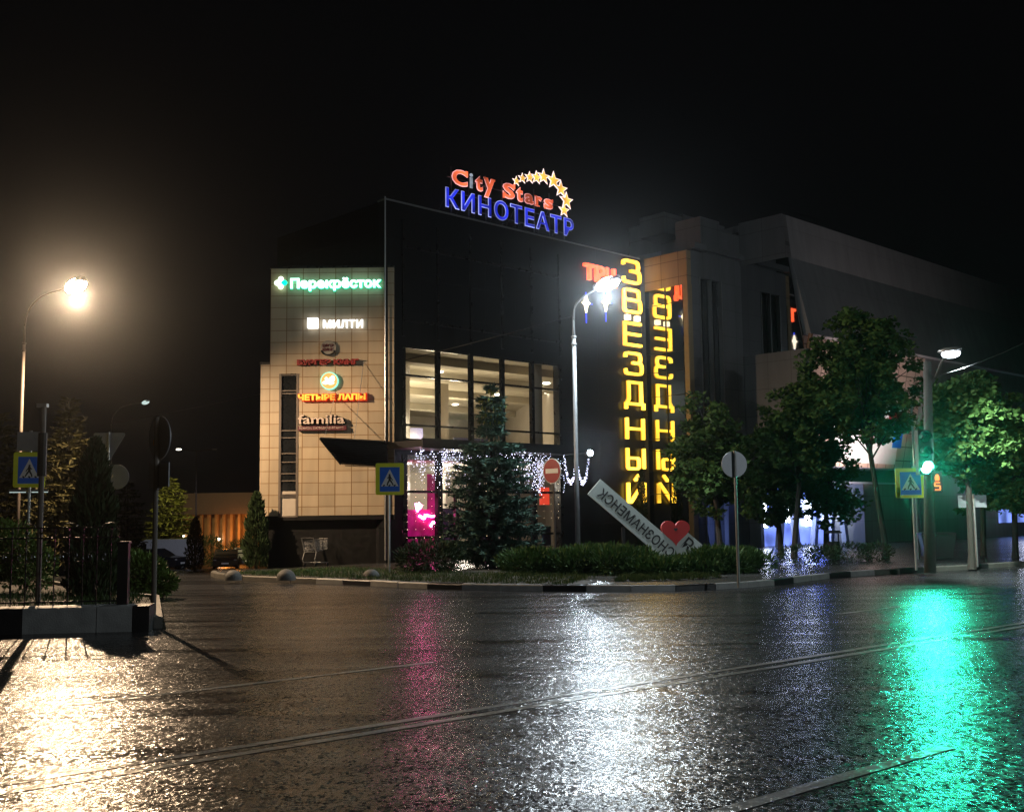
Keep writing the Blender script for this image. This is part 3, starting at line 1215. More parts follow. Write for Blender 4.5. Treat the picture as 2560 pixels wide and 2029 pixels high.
# lamp right, on the concrete pole
b = G(2325, 1427, KH)
DT = b.y
P3 = D(2319, 905, DT)
t = thing('lamp_post', 'concrete lamp post carrying a lit lamp and the green traffic light among the trees', 'lamp post', Matrix.Translation((b.x, b.y, KH)))
iv = Vector((b.x, b.y, KH))
mb = MB()
mb.tube([Vector((0, 0, -0.05)), P3 - iv], [0.155, 0.105], 12)
obj('pole', mb, 'conc', t, smooth=True)
hd3 = D(2370, 882, DT - 1.2)
mb = MB()
mb.tube([D(2327, 962, DT) - iv, D(2338, 945, DT - 0.1) - iv, D(2354, 905, DT - 0.8) - iv, hd3 - iv], 0.035, 8)
obj('arm', mb, 'conc', t)
mb = MB()
mt = Matrix.Translation(hd3 - iv) @ Matrix.Rotation(R(-40), 4, 'Z')
mb.ell((0, 0, 0), (0.32, 0.14, 0.08), 12, 6)
mb.v = [tuple(mt @ (Vector(v) + Vector((0.05, 0, 0.06)))) for v in mb.v]
hh = obj('lamp_head', mb, 'steel', t, smooth=True)
mb = MB()
mb.ell((0, 0, 0), (0.24, 0.15, 0.11), 12, 6)
mb.v = [tuple(mt @ (Vector(v) + Vector((0.07, 0, -0.03)))) for v in mb.v]
obj('lens', mb, 'cool', hh, smooth=True)
lamp('right_lamp_light', 'SPOT', hd3 + Vector((0.03, -0.03, -0.2)), 5500, (0.82, 1.0, 0.92), 0.06, hd3 + Vector((2.0, -0.1, -2.0)), 120, 0.5, t)
# traffic light on the post
gl = D(2315, 1168, DT - 0.3)
tl = thing('traffic_light', 'traffic light showing green, mounted on the concrete lamp post', 'traffic light', place((gl.x, gl.y, gl.z), R(12)))
mb = MB()
mb.box((-0.19, 0.0, -0.19), (0.19, 0.18, 0.97))
for z in (0, 0.39, 0.78):
    for a in range(10):
        a0, a1 = R(-10 + 20 * a), R(10 + 20 * a)
        q = [Vector((0.16 * math.cos(x), y, z + 0.16 * math.sin(x))) for x in (a0, a1) for y in (0.0, -0.12)]
        mb.add(q, [(0, 2, 3, 1)])
obj('housing', mb, 'black', tl)
mb = MB()
mb.box((-0.02, 0.1, 0.2), (0.02, 0.32, 0.26))
obj('bracket', mb, 'steel', tl)
for z, mm, nm in ((0, 'tgreen', 'lens'), (0.39, 'dpane', 'lens'), (0.78, 'dpane', 'lens')):
    mb = MB()
    mb.ell((0, -0.005, z), (0.15, 0.04, 0.15), 16, 8)
    obj(nm, mb, mm, tl, smooth=True)
lamp('green_signal_light', 'SPOT', gl + Vector((-0.05, -0.25, 0)), 1050, (0.02, 1.0, 0.55), 0.10, gl + Vector((-2.9, -9, -1.8)), 90, 1.0, tl)
# pedestrian signal with countdown
pg = D(2343, 1203, DT - 0.2)
ps = thing('pedestrian_signal', 'small pedestrian signal with a red figure above a red countdown digit', 'traffic light', place((pg.x, pg.y, pg.z), R(-8)))
mb = MB()
mb.box((-0.13, 0.0, -0.27), (0.13, 0.14, 0.27))
obj('housing', mb, 'black', ps)
mb = MB()
mb.prism([(-0.05, 0.02), (0.05, 0.02), (0.055, 0.10), (0.045, 0.15), (0.02, 0.185), (-0.02, 0.185), (-0.045, 0.15), (-0.055, 0.10)], -0.012, 0.004)
obj('red_figure', mb, 'tred', ps)
mb = MB()
mb.stroke(rnd([(1, 1), (0, 1), (0, 0.55), (1, 0.55), (1, 0), (0, 0)], 0.12), 0.032, -0.012, 0.004, -0.065, -0.215, 0.13, 0.18)
obj('digit', mb, 'tred', ps)

# unseen fill light added beyond the right edge; brightens sign faces and kerb wall
lamp('front_fill_light', 'SPOT', Vector((20, 5, 8.8)), 4300, (0.85, 0.95, 1.0), 0.15, Vector((3, 26, 0)), 120, 0.6)

# curved lamp, unlit, far left; weak lens glow imitates light reflected off its underside
b = D(279, 1160, 58)
zb = zg(b.x, 58)
street_lamp('unlit street lamp with a curved arm behind the triangular sign', (b.x, 58, zb), D(278, 1060, 58), [D(283, 1040, 58), D(300, 1020, 57.8), D(330, 1010, 57.5)], D(362, 1006, 57), 0.075, 0.03, 'strip', 'polegrey', hs=0.9)
# distant twin lamp
b = D(491, 1270, 80)
zb = zg(b.x, 80)
tw = thing('twin_lamp', 'distant double armed lamp post over the car park', 'street lamp', Matrix.Translation((b.x, 80, zb)), 'street lamps')
top = D(491, 1128, 80)
iv = Vector((b.x, 80, zb))
mb = MB()
mb.tube([Vector((0, 0, 0)), top - iv], [0.07, 0.04], 8)
obj('pole', mb, 'rust', tw)
for px_, lit in ((447, 1), (536, 0)):
    q = D(px_, 1123, 80)
    mb = MB()
    mb.tube([top - iv, q - iv], 0.03, 6)
    obj('arm', mb, 'rust', tw)
    mb = MB()
    mb.ell(q - iv, (0.2, 0.12, 0.05), 10, 6)
    obj('lamp_head', mb, 'down' if lit else 'steel', tw)
q = D(447, 1123, 80)
lamp('twin_lamp_light', 'SPOT', q + Vector((0, 0, -0.2)), 3500, (1.0, 0.86, 0.42), 0.1, q + Vector((-0.5, 6, -4.5)), 90, 0.6, tw)

# overhead cable
a, b_ = D(278, 1057, 58), D(1434, 790, 33.4)
pts = []
for i in range(31):
    s = i / 30
    p = a.lerp(b_, s)
    p.z -= 0.25 * 4 * s * (1 - s)
    pts.append(p)
mb = MB()
mb.tube(pts, 0.016, 5)
tagt(obj('overhead_cable', mb, 'black'), 'thin black cable strung across the front of the tiled wall', 'cable')
mb = MB()
a, b_ = D(2319, 945, DT), D(2640, 815, 24)
mb.tube([a.lerp(b_, i / 12) - Vector((0, 0, 0.5 * (i / 12) * (1 - i / 12))) for i in range(13)], 0.006, 5)
tagt(obj('overhead_cable', mb, 'black'), 'thin cable running from the concrete lamp post out of the picture', 'cable')

# ================================================================== SHOPPING CENTRE
WY = 38.74
KW = WY / 46.0
mall = thing('shopping_centre', 'dark shopping centre with a beige tiled wing, lit glass entrance and grey hall', 'building', MALL)
UL, UR, ZR = -14.6, 0.0, 13.05
gu0, gu1 = -13.82, -5.62                                  # glazed bays
Z_W0, Z_W1 = 4.43, 7.83
mb = MB()
mb.box((UL, 0, 0), (gu0, 0.4, ZR))
mb.box((gu1, 0, 0), (UR - 0.3, 0.4, ZR))
mb.box((gu0, 0.002, Z_W1), (gu1, 0.4, ZR - 0.002))
mb.box((gu0, 0.002, 3.92), (gu1, 0.4, Z_W0))
obj('facade', mb, 'dark', mall)
mb = MB()
mb.box((UL + 0.004, 0.4, 0), (UL + 0.4, 7.2, ZR - 0.01))
obj('side_wall', mb, 'darkside', mall)
mb = MB()
mb.box((UL + 0.4, 0.4, ZR - 0.5), (3, 7.2, ZR - 0.2))
obj('roof', mb, 'black', mall)
mb = MB()
mb.box((UL - 0.03, -0.03, ZR), (UR - 0.3, 0.45, ZR + 0.06))
mb.tube([(UL - 0.06, -0.05, 0.2), (UL - 0.06, -0.05, ZR + 0.1)], 0.03, 8)
obj('parapet_trim', mb, 'steel', mall)
# upper facade: dark glazing strips between ribs
mb = MB()
for k in range(6):
    u = gu0 + (gu1 - gu0) * k / 5
    mb.box((u - 0.05, -0.06, Z_W1 + 0.35), (u + 0.05, 0.0, ZR - 0.6))
mb.box((gu0, -0.05, Z_W1 + 0.9), (gu1, 0.001, Z_W1 + 1.0))
mb.box((gu0, -0.05, ZR - 1.6), (gu1, 0.001, ZR - 1.5))
obj('facade_rib', mb, 'frame', mall)
bw = (gu1 - gu0) / 5
for k in range(5):
    u0, u1 = gu0 + bw * k, gu0 + bw * (k + 1)
    zt, z2, z1, zb_ = Z_W1, onA(1100, 945)[1], onA(1100, 1066)[1], Z_W0
    mb = MB()
    mb.box((u0 - 0.05, -0.03, zb_), (u0 + 0.10, 0.14, zt))
    if k == 4:
        mb.box((u1 - 0.14, -0.05, zb_), (u1 + 0.02, 0.28, zt))
    ua = u0 + 0.10
    ub = u1 - 0.05 if k < 4 else u1 - 0.14
    for z in (z1, z2):
        mb.box((ua, 0.02, z - 0.035), (ub, 0.14, z + 0.035))
    mb.box((ua, 0.02, zb_), (ub, 0.14, zb_ + 0.06))
    mb.box((ua, 0.02, zt - 0.06), (ub, 0.14, zt))
    wf = obj('window', mb, 'frame', mall)
    mb = MB()
    mb.add([(ua, 0.08, zb_ + 0.06), (ub, 0.08, zb_ + 0.06), (ub, 0.08, zt - 0.06), (ua, 0.08, zt - 0.06)], [(0, 1, 2, 3)])
    obj('pane', mb, 'pane', wf)
    # ground floor
    zt, zm, zl = 3.92, onA(1100, 1229)[1], 0.95
    mb = MB()
    mb.box((u0 - 0.06, -0.04, 0), (u0 + 0.16, 0.16, zt))
    if k == 4:
        mb.box((u1 - 0.16, -0.06, 0), (u1 + 0.02, 0.30, zt))
    ua = u0 + 0.16
    ub = u1 - 0.06 if k < 4 else u1 - 0.16
    for z in (zm, zl):
        mb.box((ua, 0.02, z - 0.045), (ub, 0.14, z + 0.045))
    mb.box((ua, 0.02, 0), (ub, 0.14, 0.1))
    if k in (1, 2, 3):
        um = (ua + ub) / 2
        mb.box((um - 0.04, 0.021, 0.1), (um + 0.04, 0.139, zm - 0.045))
    wf = obj('door' if k in (1, 2, 3) else 'window', mb, 'frame', mall)
    mb = MB()
    mb.add([(ua, 0.08, 0.1), (ub, 0.08, 0.1), (ub, 0.08, zt), (ua, 0.08, zt)], [(0, 1, 2, 3)])
    obj('pane', mb, 'pane', wf)
# interior: a deep hall on both floors, its plan slanting away behind the facade
IN0, IN1 = 0.45, 24.0
SH = 0.70                                                  # sideways shift per metre of depth


def room(name, pts, z0, z1, mat):
    mb = MB()
    q = [(u + SH * (y - IN0), y) for u, y in pts]
    n = len(q)
    mb.add([(u, y, z0) for u, y in q] + [(u, y, z1) for u, y in q], [tuple(range(n - 1, -1, -1)), tuple(range(n, 2 * n))] + [(i, (i + 1) % n, (i + 1) % n + n, i + n) for i in range(n)])
    return obj(name, mb, mat, mall)


ru0, ru1 = UL + 0.5, gu1 + 2.5
room('upper_ceiling', [(ru0, IN0), (ru1, IN0), (ru1, IN1), (ru0, IN1)], 8.05, 8.2, 'ceil')
for y in (2.6, 6.5, 11.5, 17.5):
    room('ceiling_beam', [(ru0, y), (ru1, y), (ru1, y + 0.7), (ru0, y + 0.7)], 7.72, 8.049, 'ceil')
room('upper_inner_wall', [(ru0, IN1), (ru1, IN1), (ru1, IN1 + 0.2), (ru0, IN1 + 0.2)], 4.2, 8.05, 'inwall')
room('upper_inner_wall', [(ru0, IN0), (ru0 + 0.1, IN0), (ru0 + 0.1, IN1), (ru0, IN1)], 4.2, 8.05, 'inwall')
room('upper_inner_wall', [(ru1, IN0), (ru1 + 0.1, IN0), (ru1 + 0.1, IN1), (ru1, IN1)], 4.2, 8.05, 'inwall')
room('inner_floor', [(ru0, IN0), (ru1, IN0), (ru1, IN1), (ru0, IN1)], 4.0, 4.2, 'infloor')
room('inner_floor', [(ru0, IN0), (ru1, IN0), (ru1, 10), (ru0, 10)], 0.0, 0.06, 'infloor')
room('lower_ceiling', [(ru0, IN0), (ru1, IN0), (ru1, 10), (ru0, 10)], 3.75, 3.95, 'ceil')
room('lower_inner_wall', [(ru0, 9.8), (ru1, 9.8), (ru1, 10), (ru0, 10)], 0.06, 3.75, 'inwall')
room('lower_inner_wall', [(ru0, IN0), (ru0 + 0.1, IN0), (ru0 + 0.1, 10), (ru0, 10)], 0.06, 3.75, 'inwall')
room('lower_inner_wall', [(ru1, IN0), (ru1 + 0.1, IN0), (ru1 + 0.1, 10), (ru1, 10)], 0.06, 3.75, 'inwall')
for u, y_, za, zb in ((gu1 - 0.75, 1.6, 4.2, 8.04), (gu0 + 3.4, 9, 4.2, 8.04), (gu0 - 0.6, 12, 4.2, 8.04), (gu0 + 2.4, 4, 0.06, 3.74), (gu0 + 5.9, 4, 0.06, 3.74)):
    room('inner_column', [(u, y_), (u + 0.5, y_), (u + 0.5, y_ + 0.5), (u, y_ + 0.5)], za, zb, 'inwall')
for u, y, w_, h_ in ((gu0 - 0.5, 8, 2.4, 1.0), (gu0 + 1.6, 14, 1.3, 2.1), (gu0 + 4.4, 7, 2.0, 0.9), (gu0 + 5.4, 16, 2.6, 1.9), (gu0 + 0.6, 20, 2.0, 2.3)):
    room('shop_fitting', [(u, y), (u + w_, y), (u + w_, y + 0.5), (u, y + 0.5)], 4.2, 4.2 + h_, 'dark_int' if h_ > 1.5 else 'poster')
mb = MB()
mb.box((gu0 - 0.3, 0.7, 5.02), (gu1, 0.74, 5.07))
obj('inner_rail', mb, 'frame', mall)
MI = MALL.inverted()
for px_, py_ in ((1098, 928), (1138, 1010), (1136, 1027), (1155, 1031), (1366, 957), (1368, 980), (1245, 985), (1060, 985), (1300, 1005)):
    r_ = ray(px_, py_)
    q = MI @ (CP + r_ * ((8.04 - CAMH) / r_.z))
    if q.y > IN1 - 0.5:
        q = MI @ CP + (q - MI @ CP) * ((IN1 - 1 - (MI @ CP).y) / (q.y - (MI @ CP).y))
    mb = MB()
    mb.lathe([(0.17, 0.0), (0.17, -0.05), (0.0, -0.06)], (q.x, q.y, q.z), 12)
    obj('ceiling_lamp', mb, 'down', mall)
for u, y, z, e in ((-11.5, 3.5, 5.6, 210), (-7.5, 4.5, 5.6, 230), (-6.5, 10, 5.8, 520), (-1.5, 13, 5.8, 480), (2, 20, 5.8, 700)):
    lamp('upper_room_light', 'POINT', MALL @ Vector((u, y, z)), e, (1.0, 0.84, 0.58), 0.25, parent=mall)
for u, y, z, e in ((-11.6, 3.6, 3.0, 110), (-8.6, 3.0, 3.0, 120), (-6.2, 3.4, 3.0, 160), (-5, 7, 3, 160)):
    lamp('lower_room_light', 'POINT', MALL @ Vector((u, y, z)), e, (1.0, 0.9, 0.76), 0.25, parent=mall)
for u in (-12.4, -10.4, -8.4, -6.6):
    mb = MB()
    mb.box((u, 2.2, 3.70), (u + 0.7, 2.35, 3.745))
    obj('strip_light', mb, 'down', mall)
# pink stall and neon
u0, z0 = onA(1036, 1390)
u1, _ = onA(1112, 1390)
mb = MB()
mb.box((u0, 0.9, 0.06), (u0 + 1.5, 1.0, 1.95))
mb.box((u0 + 2.0, 1.6, 0.06), (u0 + 2.35, 1.7, 3.3))
obj('pink_panel', mb, 'pink', mall)
mb = MB()
un, zn = onA(1040, 1282, -0.85)
mb.stroke(rnd([(0, 0.9), (0.15, 0.2), (0.3, 0.9), (0.35, 0.4), (0.55, 0.75)], 0.1), 0.07, 0.83, 0.88, un, zn - 0.02, 0.5, 0.42)
mb.stroke(rnd([(0, 0.3), (0.4, 0.0), (0.5, 0.35), (1.0, 0.2), (1.6, 0.3)], 0.1), 0.08, 0.83, 0.88, un + 0.15, zn - 0.22, 0.6, 0.42)
obj('neon_sign', mb, 'neon', mall)
mb = MB()
mb.stroke(rnd([(0, 0.0), (0.2, 0.35), (0.4, 0.0), (0.7, 0.35), (0.8, 0.0)], 0.1), 0.09, 0.83, 0.88, un + 0.7, zn - 0.5, 0.7, 0.5)
obj('neon_sign', mb, 'neon', mall)
lamp('neon_light', 'POINT', MALL @ Vector((un + 0.6, 0.65, zn - 0.1)), 50, (1.0, 0.03, 0.32), 0.35, parent=mall)
mb = MB()
ur, zr = onA(1361, 1236, -1.2)
mb.box((ur - 0.25, 1.2, zr - 0.42), (ur + 0.3, 1.24, zr + 0.3))
obj('red_banner', mb, 'redbanner', mall)
mb = MB()
mb.box((ur - 0.15, 1.2, zr - 2.1), (ur + 0.35, 1.24, zr - 1.3))
obj('poster', mb, 'dark_int', mall)
for du, y0_, y1_ in ((-2.2, 2.4, 2.8), (-4.2, 2.6, 3.0)):
    mb = MB()
    mb.box((ur + du, y0_, 0.06), (ur + du + 0.7, y1_, 2.0))
    obj('kiosk', mb, 'dark_int', mall)

CE = onA(1470, 1150, 2.02)[0]
# canopy over the entrance, with the louvred end on the left
mb = MB()
mb.box((UL - 0.02, -2.05, 4.06), (CE + 0.1, -0.07, 4.30))
mb.box((UL - 0.06, -2.12, 4.0), (CE + 0.14, -2.05, 4.34))
obj('canopy', mb, 'black', mall)
mb = MB()
pA, pB = D(800, 1096, 36.2), D(966, 1105, 37.3)
pC, pD_ = D(852, 1160, 36.8), D(968, 1166, 37.5)
off = Vector((0.25, 1.7, 0))
for a_, b_ in ((pA, pB), (pA + off, pB + off)):
    mb.tube([a_, b_], 0.05, 6)
mb.tube([pA, pC], 0.035, 6)
for i in range(14):
    t_ = i / 13
    a_, b_ = pA.lerp(pC, t_ ** 1.0), pB.lerp(pD_, t_)
    wd = Vector((0.03, 0.22, -0.03))
    mb.add([a_ + Vector((0.1 * t_, 0, -0.03)), b_, b_ + wd, a_ + wd + Vector((0.1 * t_, 0, -0.03))], [(0, 1, 2, 3)])
mb.add([pA + Vector((0, 0, 0.05)), pB + Vector((0, 0, 0.05)), pB + off + Vector((0, 0, 0.05)), pA + off + Vector((0, 0, 0.05))], [(0, 1, 2, 3)])
mb.add([pA + Vector((0.02, 0.05, 0)), pB + Vector((0, 0.05, 0)), pD_ + Vector((0, 0.12, 0)), pC + Vector((0, 0.12, 0))], [(0, 1, 2, 3)])
M['louvre'] = pm('black_louvre', (0.006, 0.006, 0.007), 0.5)
obj('louvred_canopy', mb, 'louvre', mall, ID)
mb = MB()
q0, q1 = D(906, 1093, 38.6), D(900, 862, 45.9)
mb.tube([D(812, 1090, 36.3), D(838, 985, WY - 0.02)], 0.010, 5)
mb.tube([D(886, 1096, 36.8), D(909, 905, WY - 0.02)], 0.010, 5)
obj('stay_cable', mb, 'steel', mall, ID)

# tiled wing, nearly square to the camera
wl0, wl1 = D(650, 1100, WY).x, D(964, 1100, WY).x + 0.3
wt = D(676, 672, WY).z
zl_ = D(660, 911, WY).z
zb0 = D(800, 1288, WY).z
xs0, xs1 = D(697, 1100, WY).x, D(746, 1100, WY).x
x676 = D(676, 800, WY).x
zs0, zs1 = D(720, 1292, WY).z, D(720, 934, WY).z
mb = MB()
mb.box((wl0, WY, zb0), (xs0, WY + 6, zl_))
mb.box((x676, WY + 0.003, zl_), (xs0, WY + 6, wt))
mb.box((xs0, WY + 0.003, zs1), (xs1, WY + 6, wt))
mb.box((xs1, WY, zb0), (wl1, WY + 6, wt))
obj('tiled_wall', mb, 'tile', mall, ID)
mb = MB()
mb.box((wl0 - 0.03, WY - 0.03, zl_), (x676, WY + 6, zl_ + 0.08))
obj('wing_coping', mb, 'frame', mall, ID)
mb = MB()
mb.box((x676 - 0.03, WY - 0.03, wt), (wl1, WY + 6, wt + 0.08))
obj('wing_coping', mb, 'frame', mall, ID)
mb = MB()
for x in (xs0, xs1 - 0.08):
    mb.box((x, WY - 0.02, zs0), (x + 0.08, WY + 0.14, zs1))
zz_ = [1.0, 0.83, 0.80, 0.62, 0.53, 0.44, 0.35, 0.24, 0.225, 0.155, 0.0]
for f in (0, 0.14, 0.155, 0.25, 0.30, 0.38, 0.44, 0.55, 0.60, 0.86, 0.88, 0.99):
    z = zs1 + (zs0 - zs1) * (1 - f)
    z = zs0 + (zs1 - zs0) * f
    mb.box((xs0 + 0.08, WY + 0.0, z - 0.015), (xs1 - 0.08, WY + 0.1, z + 0.02))
sf = obj('window', mb, 'rust', mall, ID)
mb = MB()
mb.box((xs0 + 0.07, WY + 0.06, zs0 + 0.9), (xs1 - 0.07, WY + 0.2, zs1))
obj('pane', mb, 'dpane', sf, ID)
mb = MB()
mb.box((xs0 + 0.07, WY + 0.05, zs0), (xs1 - 0.07, WY + 0.2, zs0 + 0.9))
obj('blind', mb, 'inwall', sf, ID)
mb = MB()
mb.box((wl0 + 0.25, WY + 0.35, -1.5), (wl1, WY + 6, zb0 - 0.02))
mb.box((wl0 + 0.0, WY + 0.02, zb0 - 0.16), (wl1, WY + 0.36, zb0 - 0.005))
M['base'] = pm('black_base_cladding', (0.006, 0.006, 0.006), 0.4)
obj('wing_base', mb, 'base', mall, ID)

# mirror tower, at right angles to the main facade
TW = 2.36
zor = 11.62
ztp = 13.12
mb = MB()
mb.box((0, -TW, zor), (0.3, 0.0, ztp))
obj('ochre_panel', mb, 'orange', mall)
mb = MB()
mb.add([(0.0, -TW + 0.22, 0.1), (0.0, 0.0, 0.1), (0.0, 0.0, zor), (0.0, -TW + 0.22, zor)], [(0, 3, 2, 1)])
mr_ = obj('mirror_glazing', mb, 'mirror', mall)
mb = MB()
w1_ = onB(1667, 900)[0]
mb.box((-0.035, -w1_ - 0.02, 0.1), (-0.004, -w1_ + 0.02, zor))
mb.box((-0.035, -TW + 0.22, 0.1), (-0.004, -TW + 0.26, zor))
for px_, py_ in ((1680, 757), (1690, 877), (1690, 926), (1690, 987), (1690, 1094), (1690, 1124), (1690, 1174), (1700, 1233)):
    z = onB(px_, py_)[1]
    mb.box((-0.02, -TW + 0.26, z - 0.014), (-0.005, 0, z + 0.014))
obj('mullion', mb, 'frame', mr_)
M['pil'] = pm('ochre_pilaster', (0.40, 0.29, 0.14), 0.4, var=0.15)
mb = MB()
mb.box((-0.03, -TW - 0.03, 0), (0.3, -TW + 0.22, zor))
obj('pilaster', mb, 'pil', mall)
# grey front plane right of the tower
U2 = 4.1
ztop2 = onA(1800, 555, TW)[1]
mb = MB()
uw0, uw1 = onA(1757, 1000, TW)[0], onA(1812, 1000, TW)[0]
uz0, uz1 = onA(1780, 700, TW)[1], 3.0
mb.box((0.3, -TW, 0), (uw0, 1, ztp + 0.04))
mb.box((uw0, -TW + 0.002, uz0), (uw1, 1, ztp + 0.037))
mb.box((uw1, -TW, 0), (U2, 1, ztop2 - 0.4))
mb.box((uw0 + 0.2, -TW + 0.005, ztp + 0.04), (uw1 - 0.001, -TW + 1.4, ztop2))
mb.box((0.3, -TW - 0.25, onA(1800, 640, TW)[1]), (U2 - 0.02, -TW - 0.002, onA(1800, 640, TW)[1] + 0.25))
obj('grey_wall', mb, 'grey', mall)
mb = MB()
mb.box((uw0, -TW + 0.2, 2.4), (uw1, -TW + 0.3, uz0))
sg = obj('tall_window', mb, 'dpane', mall)
mb = MB()
for u in (uw0, (uw0 + uw1) / 2, uw1 - 0.05):
    mb.box((u, -TW - 0.03, 0), (u + 0.05, -TW + 0.18, uz0))
obj('frame', mb, 'steel', sg)
mb = MB()
mb.box((uw0 + 0.05, -TW + 1.2, 0), (uw1, -TW + 1.25, 2.4))
obj('lit_vestibule', mb, 'bluewin', mall)
mb = MB()
mb.add([(uw0 + 0.05, -TW + 0.25, 0.05), (uw1, -TW + 0.25, 0.05), (uw1, -TW + 0.25, 2.4), (uw0 + 0.05, -TW + 0.25, 2.4)], [(0, 1, 2, 3)])
obj('pane', mb, 'pane', mall)
mb = MB()
mb.prism([(uw0 + 0.5, 0), (uw0 + 0.85, 0), (uw0 + 0.3, 2.4), (uw0 - 0.0, 2.4)], -TW + 0.4, -TW + 0.7)
obj('slanted_column', mb, 'bluepanel', mall)
# hall: mirror return and the long inclined wall
HW = 4.75
hz = onA(1950, 530, HW)[1]
zc0, zc1 = onB(1930, 650, U2)[1], onB(1940, 880, U2)[1]
hb = onA(2018, 832, HW + 0.9)[1]
mb = MB()
mb.prism([(TW - 0.2, zc1), (HW + 0.15 + 0.6, zc1), (HW + 0.1, zc0), (TW - 0.2, zc0)], 0, 0.06)
mb.v = [(U2 + y, -x, z) for x, y, z in mb.v]
obj('dark_glazing', mb, 'mirror2', mall)
mb = MB()
mb.v, mb.f, mb.mi = [], [], []


def hallpoly(poly, ua, ub):
    mb.prism(poly, ua, ub)


hall = MB()
hall.prism([(TW, zc0), (HW + 0.12, zc0), (HW - 0.1, hz), (TW, hz)], U2 - 0.05, U2 + 0.3)
hall.prism([(TW, 0.0), (TW + 0.6, 0.0), (TW + 0.6, 4.8), (HW + 0.7, zc1 - 1.4), (HW + 0.85, zc1), (TW, zc1)], U2 + 0.05, U2 + 0.3)
hall.v = [(y, -x, z) for x, y, z in hall.v]
obj('hall_return', hall, 'greyside', mall)
hall = MB()
hall.prism([(HW - 0.1, hz), (HW + 0.12, zc0), (HW + 0.95, hb), (HW + 0.6, hb - 0.02), (HW - 0.6, hz - 0.3), (1.0, hz - 0.3), (1.0, hz)], U2 + 0.302, U2 + 52)
hall.v = [(y, -x, z) for x, y, z in hall.v]
M['hallgrey'] = tilemat('pale_hall_cladding', (0.30, 0.30, 0.31), (0.22, 0.22, 0.22), 2.4, 0.6, msize=0.01, var=0.08)
obj('hall_wall', hall, 'hallgrey', mall)
hall = MB()
hall.prism([(HW + 0.6, hb - 0.025), (HW + 0.2, hb - 0.025), (HW - 0.3, 3.2), (HW - 0.3, 0), (HW - 0.1, 0), (HW - 0.1, 3.2)], U2 + 12, U2 + 52)
hall.v = [(y, -x, z) for x, y, z in hall.v]
obj('hall_lower_wall', hall, 'grey', mall)
mb = MB()
mb.box((5.0, 1.5, ztop2), (8.5, 5, ztop2 + 1.6))
mb.box((2.2, 0.5, ztop2), (3.6, 2, ztop2 + 1.0))
obj('roof_plant', mb, 'grey', mall)
# inclined peach panel and the lit portal beneath the hall
PW = HW - 0.2
pu0, pu1 = U2 + 0.35, U2 + 12
qu1 = onA(2098, 1350, HW - 2)[0]
pz1, pz0 = hb - 0.03, onA(2130, 1165, PW)[1]
mb = MB()
mb.prism([(PW + 0.75, pz1), (PW - 0.35, pz0), (PW - 0.7, pz0), (PW + 0.4, pz1)], pu0, pu1)
mb.v = [(y, -x, z) for x, y, z in mb.v]
obj('peach_wall', mb, 'peach', mall)
M['pipe'] = pm('ochre_edge', (0.30, 0.15, 0.07), 0.4)
mb = MB()
mb.tube([(U2 + 0.3, -(HW + 0.95), hb), (U2 + 0.3, -(PW - 0.5), pz0 - 0.2)], 0.10, 8)
obj('edge_beam', mb, 'pipe', mall)
mb = MB()
gz = 3.0
mb.box((U2 + 0.35, -PW + 2.2, 0), (qu1, -PW + 2.3, gz))
obj('portal_wall', mb, 'bluewin', mall)
mb = MB()
mb.box((qu1 + 0.002, -PW + 0.4, 0), (pu1, -PW + 2.3, gz))
obj('portal_side_wall', mb, 'grey', mall)
mb = MB()
mb.box((U2 + 0.3, -PW + 0.6, gz), (pu1, -PW + 2.3, gz + 0.1))
mb.box((U2 + 0.3, -PW + 0.6, pz0 - 0.02), (pu1, -PW + 2.3, gz - 0.002) if gz > pz0 else (pu1, -PW + 2.3, pz0 + 0.1))
obj('portal_soffit', mb, 'bluepanel', mall)
mb = MB()
for k in range(5):
    u = U2 + 0.6 + k * (qu1 - U2 - 1.3) / 4
    lean = (0.5, -0.4, 0.5, 0.45, -0.5)[k]
    mb.prism([(u, 0.14), (u + 0.28, 0.14), (u + 0.28 + lean, gz), (u + lean, gz)], -PW + 1.0, -PW + 1.25)
obj('slanted_column', mb, 'bluepanel', mall)
mb = MB()
for k in range(4):
    u = U2 + 0.9 + k * (qu1 - U2 - 1.5) / 3
    mb.box((u, -PW + 2.0, 1.0 + 0.2 * (k % 2)), (u + 0.32, -PW + 2.15, 2.3))
obj('wall_lamp', mb, 'cool', mall)
lamp('portal_light', 'POINT', MALL @ Vector((U2 + 3.4, -PW + 0.9, 2.4)), 150, (0.16, 0.24, 1.0), 0.4, parent=mall)
lamp('portal_light', 'POINT', MALL @ Vector((U2 + 1.4, -PW + 0.9, 2.2)), 60, (0.16, 0.24, 1.0), 0.3, parent=mall)
# far lit shop window at the right
u, z = onA(2510, 1350, HW - 0.1)
mb = MB()
mb.box((u - 0.6, -HW + 0.08, 0.9), (u + 8, -HW + 0.09, 2.6))
fw = obj('lit_window', mb, 'bluewin', mall)
lamp('far_window_light', 'POINT', MALL @ Vector((u - 1.0, -HW - 1.4, 3.0)), 60, (0.75, 0.8, 1.0), 0.3, parent=mall)

# billboard on the inclined wall, floodlit
ub0, zb1_ = onA(2150, 1040, PW + 0.2)
SL = (PW + 0.75 - (PW - 0.35)) / (pz1 - pz0)


def onwall(u, z, e=0.03):
    return (u, -(PW - 0.35 + SL * (z - pz0)) - e, z)


